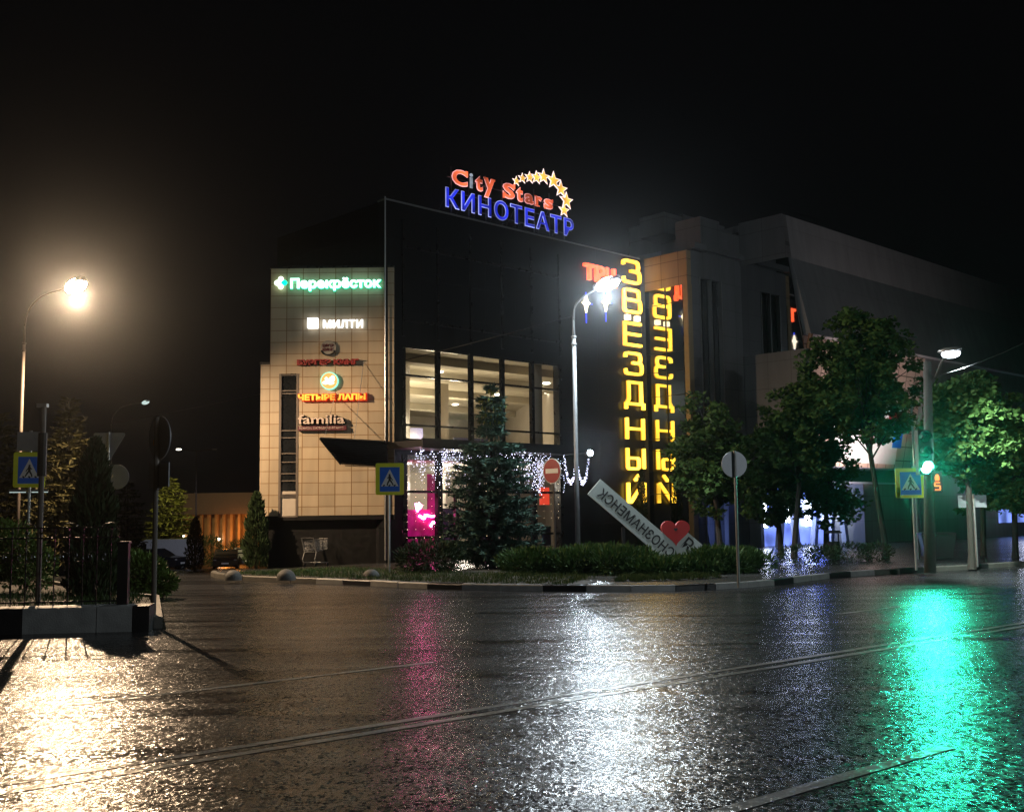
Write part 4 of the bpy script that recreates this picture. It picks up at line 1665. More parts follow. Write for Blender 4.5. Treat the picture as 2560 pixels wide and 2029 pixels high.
bb = thing('billboard', 'floodlit peach billboard with red and blue shapes half hidden by maple leaves', 'billboard', MALL)
for nm, mat_, (pa, pb), e in (('backing', 'white', ((2090, 1000), (2255, 1160)), 0.03), ('red_patch', 'red', ((2165, 1010), (2190, 1100)), 0.045), ('red_patch', 'red', ((2228, 1030), (2246, 1090)), 0.045), ('blue_patch', 'blue', ((2246, 1050), (2262, 1120)), 0.045)):
    (ua, za), (ub, zb_) = onA(pa[0], pa[1], PW + 0.3), onA(pb[0], pb[1], PW + 0.1)
    mb = MB()
    q = [onwall(ua, zb_, e), onwall(ub, zb_, e), onwall(ub, za, e), onwall(ua, za, e)]
    q2 = [(x, y + 0.012, z) for x, y, z in q]
    mb.add(q + q2, [(0, 1, 2, 3), (7, 6, 5, 4), (0, 4, 5, 1), (1, 5, 6, 2), (2, 6, 7, 3), (3, 7, 4, 0)])
    obj(nm, mb, mat_, bb)
lamp('billboard_flood', 'SPOT', MALL @ Vector((U2 + 5, -PW - 3.0, 3.0)), 1800, (1.0, 0.80, 0.76), 0.2, MALL @ Vector((U2 + 6, -PW, 6.5)), 110, 0.6, bb)

# ================================================================== LETTER SIGNS
# yellow vertical letters
vs_ = thing('letter_sign', 'tall column of glowing yellow letters on the dark wall beside the mirror glass', 'sign', MALL)
Lt = [
    ('З', 652, 713, [rnd([(0, .78), (0, 1), (.92, 1), (.92, .54), (.42, .54)], .2), rnd([(.42, .54), (1, .54), (1, 0), (0, 0), (0, .22)], .2)]),
    ('В', 723, 786, [rnd([(0, .54), (0, 1), (.92, 1), (.92, .54), (0, .54)], .15), rnd([(0, .54), (1, .54), (1, 0), (0, 0), (0, .54)], .15)]),
    ('Ё', 806, 868, [[(1, 1), (0, 1), (0, 0), (1, 0)], [(0, .5), (.96, .5)]]),
    ('З', 880, 940, [rnd([(0, .78), (0, 1), (.92, 1), (.92, .54), (.42, .54)], .2), rnd([(.42, .54), (1, .54), (1, 0), (0, 0), (0, .22)], .2)]),
    ('Д', 952, 1028, [[(.02, .2), (.16, .38), (.16, 1), (.92, 1), (.92, .2)], [(-.02, 0), (-.02, .2), (1.05, .2), (1.05, 0)]]),
    ('Н', 1041, 1103, [[(0, 0), (0, 1)], [(1, 0), (1, 1)], [(0, .5), (1, .5)]]),
    ('Ы', 1116, 1176, [rnd([(0, 1), (0, 0), (.68, 0), (.68, .52), (0, .52)], .12), [(1, 0), (1, 1)]]),
    ('Й', 1182, 1262, [[(0, .72), (0, 0)], [(.12, 0.02), (.95, .72)], [(1, .72), (1, 0)], [(.42, .80), (.68, 1.0)]]),
]
uL, uR = -1.60, -0.50
mbf, mbb = MB(), MB()
for nm, y0_, y1_, st in Lt:
    zt = onA(1580, y0_)[1] - 0.08
    zb_ = onA(1580, y1_)[1] + 0.08
    for s_ in st:
        mbf.stroke(s_, 0.105, -0.20, -0.08, uL, zb_, uR - uL, zt - zb_)
        mbb.stroke(s_, 0.13, -0.079, -0.03, uL, zb_, uR - uL, zt - zb_)
zd = onA(1580, 797)[1]
mbd = MB()
for u in (uL + 0.22, uR - 0.22):
    mbd.box((u - 0.13, -0.20, zd - 0.1), (u + 0.13, -0.03, zd + 0.12))
obj('lettering', mbf, 'yel_l', vs_)
obj('letter_back', mbb, 'yel_b', vs_)
obj('dot', mbd, 'diam', vs_)

# red three letters and diamonds
ts = thing('letter_sign', 'short glowing red lettering high on the dark wall above two diamond lights', 'sign', MALL)
mb = MB()
uT0, zT1 = onA(1456, 658)
zT0 = onA(1462, 700)[1]
text(mb, 'ТРЦ', uT0, zT0 - 0.12, 2.05, zT1 - zT0 + 0.12, -0.18, -0.02, 0.03)
obj('lettering', mb, 'red_l', ts)
for k, (px_, py_) in enumerate(((1462, 758), (1511, 756))):
    u, z = onA(px_, py_)
    t = thing('diamond_light', ('white four pointed diamond light, the left of the two under the red letters', 'white four pointed diamond light nearest the dazzling street lamp')[k], 'sign', MALL, 'diamond lights on the dark wall')
    mb = MB()
    pts = [(u + r * math.cos(R(a)) * (0.62 if a % 180 == 0 else 1) * 1.0, z + r * math.sin(R(a)) * (1.0)) for a, r in ((90, .32), (45, .13), (0, .38), (315, .13), (270, .42), (225, .13), (180, .38), (135, .13))]
    mb.prism(pts[::-1], -0.12, -0.03)
    obj('diamond', mb, 'diam', t)
    mb = MB()
    mb.box((u - 0.02, -0.09, z - 0.85), (u + 0.02, -0.05, z - 0.43))
    mb.box((u - 0.02, -0.09, z + 0.33), (u + 0.02, -0.05, z + 0.46))
    mb.box((u + 0.25, -0.09, z - 0.02), (u + 0.40, -0.05, z + 0.02))
    obj('blue_tube', mb, 'bluetube', t)

# roof sign
rs = thing('roof_sign', 'glowing roof sign of red script above big blue letters with an arc of stars', 'sign', MALL)


def A2(px_, py_, w_=-0.1):
    return onA(px_, py_, w_)


uK, zK0 = A2(1111, 517)
uP, zP0 = A2(1430, 590)
zK1 = A2(1111, 467)[1]
uP = A2(1431, 560)[0]
zK0 = (zK0 + A2(1405, 590)[1]) / 2
wK, hK = uP - uK, zK1 - zK0
mbf, mbb = MB(), MB()
text(mbf, 'КИНОТЕАТР', uK + 0.03, zK0 + 0.03, wK - 0.06, hK - 0.06, 0.0, 0.02, 0.006, space=1.12)
text(mbb, 'КИНОТЕАТР', uK, zK0, wK, hK, 0.021, 0.045, 0.026, space=1.12)
obj('blue_lettering', mbf, 'blueface', rs)
obj('blue_rim', mbb, 'bluerim', rs)
uC, zC1 = A2(1126, 420)
zC0 = A2(1126, 461)[1]
uS1 = A2(1383, 500)[0]
hC = zC1 - zC0
wC = uS1 - uC
cw = wC / 8.95
letters = [('C', 0.0, 1.28, 0, 1.0), ('i', 1.38, 0.36, 0, 1.0), ('t', 1.92, 0.62, 0, 0.95), ('y', 2.62, 0.95, -0.28, 0.96), ('S', 4.25, 1.05, 0, 1.0), ('t', 5.42, 0.62, 0, 0.95), ('a', 6.16, 0.85, 0, 0.68), ('r', 7.12, 0.66, 0, 0.68), ('s', 7.95, 0.85, 0, 0.68)]
mbf, mbb, mbi = MB(), MB(), MB()
for ch, x, w_, d0, h_ in letters:
    tgt = mbi if ch == 'i' else mbf
    text(tgt, ch, uC + x * cw + 0.03, zC0 + d0 * hC + 0.03, w_ * cw - 0.06, (h_ - d0) * hC - 0.06, 0.0, 0.02, 0.028)
    if ch != 'i':
        text(mbb, ch, uC + x * cw, zC0 + d0 * hC, w_ * cw, (h_ - d0) * hC, 0.021, 0.045, 0.05)
    sf_ = []
    if ch == 'y':
        sf_ = [(0.0, 0.9, 0.36, 1.0), (0.64, 0.9, 1.0, 1.0)]
    if ch == 'r':
        sf_ = [(-0.12, 0, 0.6, 0.1), (-0.12, 0.9, 0.2, 1.0)]
    if ch == 't':
        sf_ = []
    if ch == 'C':
        sf_ = [(0.86, 0.66, 1.0, 1.0)]
    if ch == 'S':
        sf_ = [(0.86, 0.72, 1.0, 1.02), (-0.02, -0.02, 0.12, 0.30)]
    if ch == 's':
        sf_ = [(0.84, 0.72, 0.98, 1.02), (0.0, -0.02, 0.14, 0.30)]
    X0, Z0_, Wd, Hd = uC + x * cw, zC0 + d0 * hC, w_ * cw, (h_ - d0) * hC
    for a0, b0, a1, b1 in sf_:
        tgt.box((X0 + a0 * Wd, 0.001, Z0_ + b0 * Hd), (X0 + a1 * Wd, 0.02, Z0_ + b1 * Hd))
obj('red_lettering', mbf, 'redface', rs)
obj('red_rim', mbb, 'redrim', rs)
M['dimi'] = em('failing_letter', (0.75, 0.85, 1.0), 0.35, 0.95, 2.2)
obj('failing_letter', mbi, 'dimi', rs)
stars = [(1288, 454, 13), (1303, 447, 14), (1321, 445, 16), (1338, 445, 18), (1356, 443, 21), (1381, 453, 25), (1399, 474, 24), (1413, 503, 24), (1407, 527, 19)]
for px_, py_, s_ in stars:
    u, z = A2(px_, py_)
    rr_ = s_ / 62.0 * 1.05
    for nm, k_, ya, yb, mt_ in (('star', 0.72, 0.0, 0.02, 'starface'), ('star_rim', 1.0, 0.021, 0.045, 'starrim')):
        mb = MB()
        mb.prism([(u + rr_ * k_ * (1 if i % 2 == 0 else 0.42) * math.cos(R(90 + 36 * i)) * 1.1, z + rr_ * k_ * (1 if i % 2 == 0 else 0.42) * math.sin(R(90 + 36 * i))) for i in range(10)][::-1], ya, yb)
        if nm == 'star':
            so = obj(nm, mb, mt_, rs)
        else:
            obj(nm, mb, mt_, so)
mb = MB()
for u in [uK + 0.4 + i * 0.9 for i in range(8)]:
    mb.box((u - 0.025, 0.16, ZR), (u + 0.025, 0.20, zC1 + 0.1))
    mb.tube([(u, 0.2, zC1 - 0.6), (u, 1.3, ZR - 0.1)], 0.02, 5)
for z in (zK0 + 0.15, zK1 - 0.1, zC0 + 0.3):
    mb.box((uK + 0.2, 0.145, z - 0.02), (uP - 0.2, 0.158, z + 0.02))
obj('support_frame', mb, 'black', rs)

# signs on the tiled wing
SY = WY - 0.05


def wx(px_, py_):
    q_ = D(px_, py_, WY)
    return q_.x, q_.z


def sign(label):
    return thing('wall_sign', label, 'sign', ID, 'shop signs on the tiled wall')


t = sign('glowing green shop name with a clover emblem, topmost on the tiled wall')
x0, z0 = wx(728, 729)
x1, z1 = wx(953, 695)
mb = MB()
text(mb, 'Перекрёсток', x0, z0, x1 - x0, z1 - z0, WY - 0.20, WY - 0.10, 0.028)
obj('lettering', mb, 'green_l', t)
mb = MB()
text(mb, 'Перекрёсток', x0 - 0.02, z0 - 0.02, x1 - x0 + 0.04, z1 - z0 + 0.04, WY - 0.099, WY - 0.03, 0.04)
obj('letter_back', mb, 'green_b', t)
cx, cz = wx(704, 709)
for a, mt_ in ((90, 'lime_l'), (180, 'lime_l'), (270, 'lime_l'), (0, 'green_b')):
    mb = MB()
    ca, sa = math.cos(R(a)), math.sin(R(a))
    mb.ell((0, 0, 0), (0.145 * KW, 0.05, 0.125 * KW), 14, 8)
    mb.v = [(cx + ca * (x + 0.135 * KW) - sa * z, WY - 0.14 + y, cz + sa * (x + 0.135 * KW) + ca * z) for x, y, z in mb.v]
    obj('petal', mb, mt_, t)
t = sign('glowing white shop name with a white square, second from the top on the tiled wall')
x0, z0 = wx(809, 821)
x1, z1 = wx(908, 800)
mb = MB()
text(mb, 'МИЛТИ', x0, z0, x1 - x0, z1 - z0, WY - 0.14, WY - 0.06, 0.02, space=1.08)
obj('lettering', mb, 'white_l', t)
xa, za = wx(771, 822)
xb, zb_ = wx(797, 797)
mb = MB()
mb.box((xa, WY - 0.22, za), (xb, WY - 0.06, zb_))
obj('square', mb, 'white_l', t)
t = sign('dark unlit round emblem above unlit dark red letters on the tiled wall')
cx, cz = wx(822, 871)
r_ = 0.33 * KW
mb = MB()
mb.prism([(cx + r_ * math.cos(2 * math.pi * k / 28), cz + r_ * math.sin(2 * math.pi * k / 28)) for k in range(28)], WY - 0.12, WY - 0.02)
M['dullgrey'] = pm('dull_emblem', (0.28, 0.26, 0.22), 0.5)
em_ = obj('emblem', mb, 'dullgrey', t)
mb = MB()
pts = []
for i in range(21):
    a = R(200 + 140 * i / 20)
    pts.append((cx + 0.30 * KW * math.cos(a), cz + 0.30 * KW * math.sin(a)))
mb.stroke(pts, 0.06, WY - 0.14, WY - 0.121)
obj('crescent', mb, 'black', em_)
mb = MB()
text(mb, 'БУРГЕР', cx - 0.2, cz + 0.03, 0.4, 0.11, WY - 0.14, WY - 0.121, 0.04)
text(mb, 'КИНГ', cx - 0.2, cz - 0.11, 0.4, 0.11, WY - 0.14, WY - 0.121, 0.04)
obj('emblem_lettering', mb, 'maroon', em_)
x0, z0 = wx(745, 914)
x1, z1 = wx(898, 900)
mb = MB()
text(mb, 'БУРГЕР КИНГ', x0, z0, x1 - x0, z1 - z0 + 0.02, WY - 0.22, WY - 0.03, 0.06)
obj('lettering', mb, 'darkred', t)
t = sign('glowing round orange emblem above orange red letters on the tiled wall')
cx, cz = wx(825, 953)
for nm, r_, ya, yb, mt_ in (('ring', 0.375 * KW, -0.16, -0.03, 'teal_l'), ('disc', 0.335 * KW, -0.17, -0.162, 'orange_l')):
    mb = MB()
    mb.prism([(cx + r_ * math.cos(2 * math.pi * k / 32), cz + r_ * math.sin(2 * math.pi * k / 32)) for k in range(32)], WY + ya, WY + yb)
    obj(nm, mb, mt_, t)
mb = MB()
for dx, dz, ra, rb in ((-0.16, -0.08, 0.12, 0.07), (0.06, -0.09, 0.15, 0.07), (-0.03, 0.0, 0.14, 0.09), (0.12, 0.07, 0.12, 0.11), (-0.12, 0.09, 0.06, 0.06), (0.15, 0.16, 0.06, 0.06)):
    mb.ell((cx + dx * KW, WY - 0.175, cz + dz * KW), (ra * KW, 0.012, rb * KW), 12, 6)
obj('white_shape', mb, 'dogwhite', t)
x0, z0 = wx(748, 1002)
x1, z1 = wx(912, 985)
mb = MB()
text(mb, 'ЧЕТЫРЕ ЛАПЫ', x0, z0, x1 - x0 + 0.05, z1 - z0, WY - 0.24, WY - 0.16, 0.035)
obj('lettering', mb, 'pawface', t)
mb = MB()
text(mb, 'ЧЕТЫРЕ ЛАПЫ', x0 - 0.02, z0 - 0.03, x1 - x0 + 0.11, z1 - z0 + 0.06, WY - 0.159, WY - 0.03, 0.055)
obj('letter_side', mb, 'pawrim', t)
t = sign('unlit cream shop name over a maroon strip, lowest on the tiled wall')
x0, z0 = wx(748, 1061)
x1, z1 = wx(864, 1037)
mb = MB()
text(mb, 'familia', x0, z0, x1 - x0, z1 - z0, WY - 0.24, WY - 0.20, 0.012)
obj('lettering', mb, 'cream', t)
mb = MB()
text(mb, 'familia', x0 - 0.01, z0 - 0.02, x1 - x0 + 0.06, z1 - z0 + 0.03, WY - 0.198, WY - 0.03, 0.035)
obj('letter_back', mb, 'black', t)
xa, za = wx(747, 1077)
xb, zb_ = wx(868, 1065)
mb = MB()
mb.box((xa, WY - 0.2, za), (xb, WY - 0.03, zb_))
st_ = obj('strip', mb, 'maroon', t)
mb = MB()
text(mb, 'Бренды, свободные от цен !', xa + 0.06, za + 0.03, (xb - xa) * 0.9, (zb_ - za) * 0.72, WY - 0.212, WY - 0.201, 0.0)
obj('slogan', mb, 'cream', st_)

# fairy lights under the canopy
fl = thing('fairy_lights', 'curtain of tiny white fairy lights hanging from the entrance canopy', 'fairy lights', MALL)
mb, mw_ = MB(), MB()


def bulb(m_, p, r):
    x, y, z = p
    m_.add([(x - r, y, z), (x + r, y, z), (x, y - r, z), (x, y + r, z), (x, y, z - r), (x, y, z + r)], [(0, 2, 5), (2, 1, 5), (1, 3, 5), (3, 0, 5), (2, 0, 4), (1, 2, 4), (3, 1, 4), (0, 3, 4)])


wires = MB()
u = UL + 0.7
while u < CE - 1.3:
    n_ = random.randint(5, 15)
    L_ = 0.09 * n_
    x_ = u + random.uniform(-0.05, 0.05)
    y_ = -2.02 + random.choice((0, 0, 0.5, 1.0, 1.4)) + random.uniform(-0.05, 0.05)
    zt = 4.05 - (0.35 if u > -10 and u < -6.5 and random.random() < 0.5 else 0)
    for i in range(n_):
        bulb(mb, (x_ + random.uniform(-.09, .09), y_ + random.uniform(-.1, .1), zt - 0.05 - i * 0.092 + random.uniform(-.02, .02)), random.choice((0.009, 0.012, 0.015)))
    wires.tube([(x_, y_, zt), (x_, y_, zt - L_)], 0.002, 3, False)
    u += random.uniform(0.03, 0.085)
for c_ in (CE - 1.1, CE - 0.4):
    for i in range(130):
        s_ = (i % 45) / 44
        bulb(mb, (c_ - 0.35 + 0.7 * s_ + random.uniform(-.06, .06), -2.1, 3.9 - 1.0 * math.sin(math.pi * s_) ** 0.8 + random.uniform(-.10, .10)), 0.012)
for k in range(11):
    u = gu0 + 0.1 + k * 0.38
    for i in range(9):
        bulb(mw_, (u + random.uniform(-.02, .02), -0.1, 3.2 - i * 0.28 + random.uniform(-.03, .03)), 0.010)
for k in range(4):
    u = gu1 - 1.6 + k * 0.42
    for i in range(7):
        bulb(mw_, (u, -0.1, 3.2 - i * 0.27), 0.010)
o = obj('bulb', mb, 'bulb', fl)
tagt(o, kind='stuff')
o = obj('warm_bulb', mw_, 'wbulb', fl)
tagt(o, kind='stuff')
obj('wire', wires, 'black', fl)

# floodlight on the canopy end
q = MALL.inverted() @ D(1474, 1132, 41.0)
ft = thing('floodlight', 'small dazzling white floodlight at the right end of the entrance canopy', 'floodlight', MALL)
mb = MB()
mb.box((q.x - 0.12, q.y, q.z - 0.1), (q.x + 0.12, q.y + 0.12, q.z + 0.1))
mb.tube([(q.x, q.y + 0.12, q.z), (q.x - 0.2, q.y + 0.6, q.z), (q.x - 0.2, -0.02, q.z)], 0.02, 6)
obj('housing', mb, 'black', ft)
mb = MB()
mb.ell((q.x, q.y - 0.03, q.z), (0.16, 0.05, 0.12), 12, 6)
obj('lens', mb, 'cool', ft)
lamp('flood_light', 'SPOT', MALL @ Vector((q.x, q.y - 0.1, q.z)), 380, (0.75, 0.88, 1.0), 0.08, MALL @ Vector((q.x - 2.5, q.y - 8, q.z - 3.5)), 160, 0.6, ft)

# ================================================================== TOWN SIGN (seen from behind)
c = D(1600, 1300, 33.0)
TS = place((c.x, 33.0, c.z), R(4))
ts = thing('town_sign', 'white letter boards with a red heart, tilted behind the hedge and read from the back', 'sign', TS)
kpm = 33.0 / F


def loc(px_, py_):
    return ((px_ - 1600) * kpm, -(py_ - 1300) * kpm)


def board(name, x0, z0, ang, w, h, y0, y1, mat):
    rot = Matrix.Translation((x0, 0, z0)) @ Matrix.Rotation(-ang, 4, 'Y')
    mb = MB()
    mb.box((0, y0, 0), (w, y1, h), Matrix.Translation((x0, 0, z0)) @ Matrix.Rotation(ang, 4, 'Y'))
    return obj(name, mb, mat, ts)


ang = R(41.2)
ax, az = loc(1503, 1197)
RT = Matrix.Translation((ax, 0, az)) @ Matrix.Rotation(ang, 4, 'Y')        # local x runs down to the right along the top edge
Lb = 340 * kpm
hb_ = 49 * kpm
mb = MB()
mb.box((0, 0, -hb_), (Lb, 0.12, 0), RT)
b1_ = obj('long_board', mb, 'board', ts)
mb = MB()
text(mb, 'КРАСНОЗНАМЕНСК', 0.22, -hb_ + 0.14, Lb - 0.5, hb_ - 0.28, -0.008, -0.002, 0.012, flip=True, mat=RT, space=1.05)
obj('lettering', mb, 'black', b1_)
rx, rz = loc(1717, 1329)
RT2 = Matrix.Translation((rx, 0, rz)) @ Matrix.Rotation(ang, 4, 'Y')
mb = MB()
mb.box((0, 0.003, -0.56), (0.62, 0.123, 0), RT2)
b2_ = obj('square_board', mb, 'board', ts)
mb = MB()
text(mb, 'Я', 0.14, -0.46, 0.28, 0.38, -0.008, 0.0, 0.012, flip=True, mat=RT2)
obj('lettering', mb, 'black', b2_)
hx, hz_ = loc(1689, 1328)
mb = MB()
pts = []
for i in range(40):
    a = 2 * math.pi * i / 40
    x_ = 16 * math.sin(a) ** 3
    z_ = 13 * math.cos(a) - 5 * math.cos(2 * a) - 2 * math.cos(3 * a) - math.cos(4 * a)
    pts.append((hx + x_ / 16 * 0.43, hz_ + z_ / 16 * 0.42))
mb.prism(pts[::-1], -0.02, 0.14)
ht = obj('heart', mb, 'heart', ts)
mb = MB()
mb.prism([(hx - 0.0 + (x_ - hx) * 0.14, hz_ + 0.05 + (z_ - hz_) * 0.14) for x_, z_ in pts[::-1]], -0.025, -0.0205)
obj('heart_centre', mb, 'black', ht)
mb = MB()
for px_ in (1560, 1690):
    x_, z_ = loc(px_, 1300)
    mb.box((x_ - 0.05, 0.13, KH - c.z - 0.05), (x_ + 0.05, 0.2, z_ - (0.2 if px_ < 1600 else 0.3)))
obj('support', mb, 'black', ts)


# ================================================================== VEGETATION
def leafquad(mb, p, d, n, l, w):
    """small leaf: diamond along d, facing n"""
    s = d.cross(n)
    if s.length < 1e-6:
        return
    s = s.normalized() * w / 2
    mb.add([p, p + d * l * 0.45 + s, p + d * l, p + d * l * 0.45 - s], [(0, 1, 2, 3)])


def rv():
    while True:
        v = Vector((random.uniform(-1, 1), random.uniform(-1, 1), random.uniform(-1, 1)))
        if 0.01 < v.length < 1:
            return v.normalized()


def conifer(name, label, cat, base, prof, mat, levels, per, seedl=0.22, droop=0.25, group=None, dens=1.0, tipmat=None, trunk=0.09):
    """prof: list of (height, radius), bottom to top"""
    t = thing(name, label, cat, Matrix.Translation(base), group)
    H = prof[-1][0]
    mb = MB()
    mb.tube([(0, 0, -0.05), (0.02, 0, H * 0.5), (0, 0.01, H * 0.98)], [trunk, trunk * 0.6, 0.012], 8)
    obj('trunk', mb, 'bark', t)
    mb, mt_ = MB(), MB()
    z0 = prof[0][0]

    def rad(z):
        for (a, ra), (b, rb) in zip(prof, prof[1:]):
            if a <= z <= b:
                return ra + (rb - ra) * (z - a) / (b - a)
        return 0.02
    for k in range(levels):
        zl = z0 + (H - z0) * (k + random.uniform(-.3, .3)) / levels
        zl = max(z0, min(H - 0.02, zl))
        r_ = rad(zl)
        n_ = max(3, int(per * (0.5 + 0.5 * r_ / max(q[1] for q in prof))))
        for j in range(n_):
            a = 2 * math.pi * (j + random.random()) / n_
            L_ = r_ * random.uniform(0.72, 1.12)
            if L_ < 0.03:
                continue
            dr = droop * random.uniform(0.6, 1.3)
            ns = max(3, int(L_ / 0.09 * dens))
            zz_ = zl + random.uniform(-0.05, 0.05)
            for i in range(ns):
                s_ = (i + random.random()) / ns
                if s_ < 0.18 and L_ > 0.4:
                    continue
                rr = L_ * s_
                q_ = Vector((math.cos(a) * rr, math.sin(a) * rr, zz_ - dr * L_ * (s_ - 0.75 * s_ * s_ * s_)))
                rad_ = Vector((math.cos(a), math.sin(a), 0))
                tan = Vector((-math.sin(a), math.cos(a), 0))
                for side in (-1, 1):
                    for _ in range(2):
                        dd = (rad_ * random.uniform(0.3, 1.0) + tan * side * random.uniform(0.2, 1.0) + Vector((0, 0, random.uniform(-0.25, 0.35)))).normalized()
                        l_ = seedl * random.uniform(0.6, 1.3) * (1.15 - 0.5 * s_)
                        leafquad(mb, q_, dd, (Vector((0, 0, 1)) + rv() * 0.7).normalized(), l_, l_ * 0.30)
                if random.random() < 0.4:
                    dd = (Vector((0, 0, -1)) + rv() * 0.5).normalized()
                    leafquad(mb, q_, dd, rv(), seedl * 0.8, seedl * 0.2)
            if tipmat and zl > H * 0.8 and random.random() < 0.75:
                for _ in range(3):
                    q_ = Vector((math.cos(a) * L_ * random.uniform(.5, 1), math.sin(a) * L_ * random.uniform(.5, 1), zz_ - 0.05))
                    mt_.ell(q_ + Vector((0, 0, -0.06)), (0.018, 0.018, 0.065), 6, 4)
    obj('crown', mb, mat, t)
    if tipmat:
        obj('cone', mt_, tipmat, t)
    return t


zt_ = D(1218, 962, 34.0).z


def sz(py_):
    return D(1225, py_, 34.0).z - KH


def rp(px_):
    return px_ / F * 34.0


bs = D(1237, 1420, 34.0)
conifer('spruce_tree', 'blue green spruce with tiered branches in front of the glass entrance', 'tree', (D(1230, 1300, 34).x, 34.0, KH),
        [(sz(1395), rp(60)), (sz(1370), rp(128)), (sz(1290), rp(128)), (sz(1215), rp(112)), (sz(1150), rp(92)), (sz(1105), rp(72)), (sz(1075), rp(36)), (sz(1050), rp(34)), (sz(1000), rp(38)), (sz(975), rp(14)), (sz(958), 0.01)],
        'spruce', 24, 22, 0.26, 0.34, dens=1.6, tipmat='spruce_tip', trunk=0.13)


def sprays(mb, c, r, n, l, up=0.6, wr=0.28, hollow=0.35):
    c = Vector(c)
    for _ in range(n):
        d = rv()
        k = (hollow + (1 - hollow) * random.random()) ** 0.6
        p = c + Vector((d.x * r[0], d.y * r[1], d.z * r[2])) * k
        dd = (d * 0.8 + Vector((0, 0, up)) + rv() * 0.5).normalized()
        ll = l * random.uniform(0.5, 1.4) * (1.5 if d.z > 0.3 and random.random() < 0.05 else 1)
        leafquad(mb, p, dd, rv(), ll, ll * wr)


def shrub(name, label, base, lobes, mat, n, l, up=0.6, group=None, cat='shrub', wr=0.24, stem=True):
    t = thing(name, label, cat, Matrix.Translation(base), group)
    mb = MB()
    tot = sum(r[0] * r[1] + r[0] * r[2] for _, r in lobes)
    for c_, r in lobes:
        sprays(mb, c_, r, int(n * (r[0] * r[1] + r[0] * r[2]) / tot), l, up, wr)
    obj('foliage', mb, mat, t)
    mb = MB()
    for c_, r in lobes:
        for _ in range(3):
            q_ = Vector(c_) + Vector((random.uniform(-.5, .5) * r[0], random.uniform(-.5, .5) * r[1], random.uniform(-.2, .5) * r[2]))
            mb.tube([(c_[0] * 0.6, c_[1] * 0.6, -0.05), Vector((c_[0] * .8, c_[1] * .8, q_.z * 0.5)), q_], [0.02, 0.015, 0.006], 5)
    obj('stem', mb, 'bark', t)
    return t


def thuja(label, base, h, w, mat='thuja', n=5200, group='columnar thujas', l=0.16, name='thuja_tree'):
    t = thing(name, label, 'tree', Matrix.Translation(base), group)
    mb = MB()
    for _ in range(n):
        s_ = random.random() ** 0.8
        z = h * s_
        r_ = w / 2 * (min(1, s_ * 5 + 0.45)) * (1 - s_ ** 2.2) ** 0.75 * (0.93 + 0.12 * math.sin(s_ * 23 + random.random()))
        a = random.uniform(0, 2 * math.pi)
        k = random.random() ** 0.35
        p = Vector((math.cos(a) * r_ * k, math.sin(a) * r_ * k, z))
        d = (Vector((math.cos(a), math.sin(a), 0)) * 0.45 + Vector((0, 0, 1)) + rv() * 0.35).normalized()
        ll = l * random.uniform(0.6, 1.4)
        leafquad(mb, p, d, rv(), ll, ll * 0.3)
    obj('crown', mb, mat, t)
    mb = MB()
    mb.tube([(0, 0, -0.1), (0, 0, h * 0.8)], [0.06, 0.02], 6)
    obj('trunk', mb, 'bark', t)
    return t


# hedge of junipers
hedge = [(1330, 30.2, 0.95, 0.75), (1410, 30.0, 1.05, 0.85), (1490, 29.8, 1.05, 0.85), (1565, 29.3, 1.0, 0.80), (1640, 29.0, 0.95, 0.75), (1720, 29.2, 0.9, 0.8), (1795, 29.5, 0.9, 0.75), (1868, 30.0, 0.8, 0.65)]
hl_ = ['rightmost clump touching the spruce', 'clump behind the black kerb stones', 'clump below the raised end of the town sign', 'clump under the middle of the town sign', 'clump below the red heart', 'clump right of the letter board', 'clump left of the round sign post', 'last clump right of the round sign post']
hl_[0] = 'first clump touching the spruce'
for (px_, d_, w_, h_), tx in zip(hedge, hl_):
    p = D(px_, 1400, d_)
    h_ *= (0.5 if 1600 < px_ < 1730 else 0.86) * random.uniform(0.85, 1.12)
    lobes = [((random.uniform(-.3, .3), random.uniform(-.3, .3), h_ * 0.45), (w_ * 0.75, w_ * 0.6, h_ * 0.5)) for _ in range(3)] + [((-w_ * 0.45, -0.2, h_ * 0.35), (w_ * .5, w_ * .4, h_ * .4)), ((w_ * 0.45, -0.2, h_ * 0.35), (w_ * .5, w_ * .4, h_ * .4))]
    shrub('juniper_bush', 'low spreading juniper in the hedge, ' + tx, (p.x, d_, KH), lobes, 'juniper', 4600, 0.14, 0.5, 'junipers in the hedge')
p = D(1075, 1400, 31.2)
shrub('rounded_bush', 'dark rounded bush between the crosswalk sign and the spruce', (p.x, 31.2, KH), [((0, 0, 0.45), (0.75, 0.6, 0.5)), ((-0.5, 0, 0.35), (0.5, 0.4, 0.4)), ((0.45, 0.1, 0.4), (0.45, 0.4, 0.42))], 'thuja', 4200, 0.13, 0.4)
for px_, d_, lab in ((2000, 33.5, 'low clipped dark bush left of the litter bin'), (2130, 35, 'low clipped dark bush right of the litter bin')):
    p = D(px_, 1400, d_)
    shrub('clipped_bush', lab, (p.x, d_, KH), [((0, 0, 0.28), (0.8, 0.4, 0.3)), ((0.8, 0.1, 0.26), (0.6, 0.4, 0.28))], 'thuja', 2600, 0.10, 0.2, 'clipped bushes')
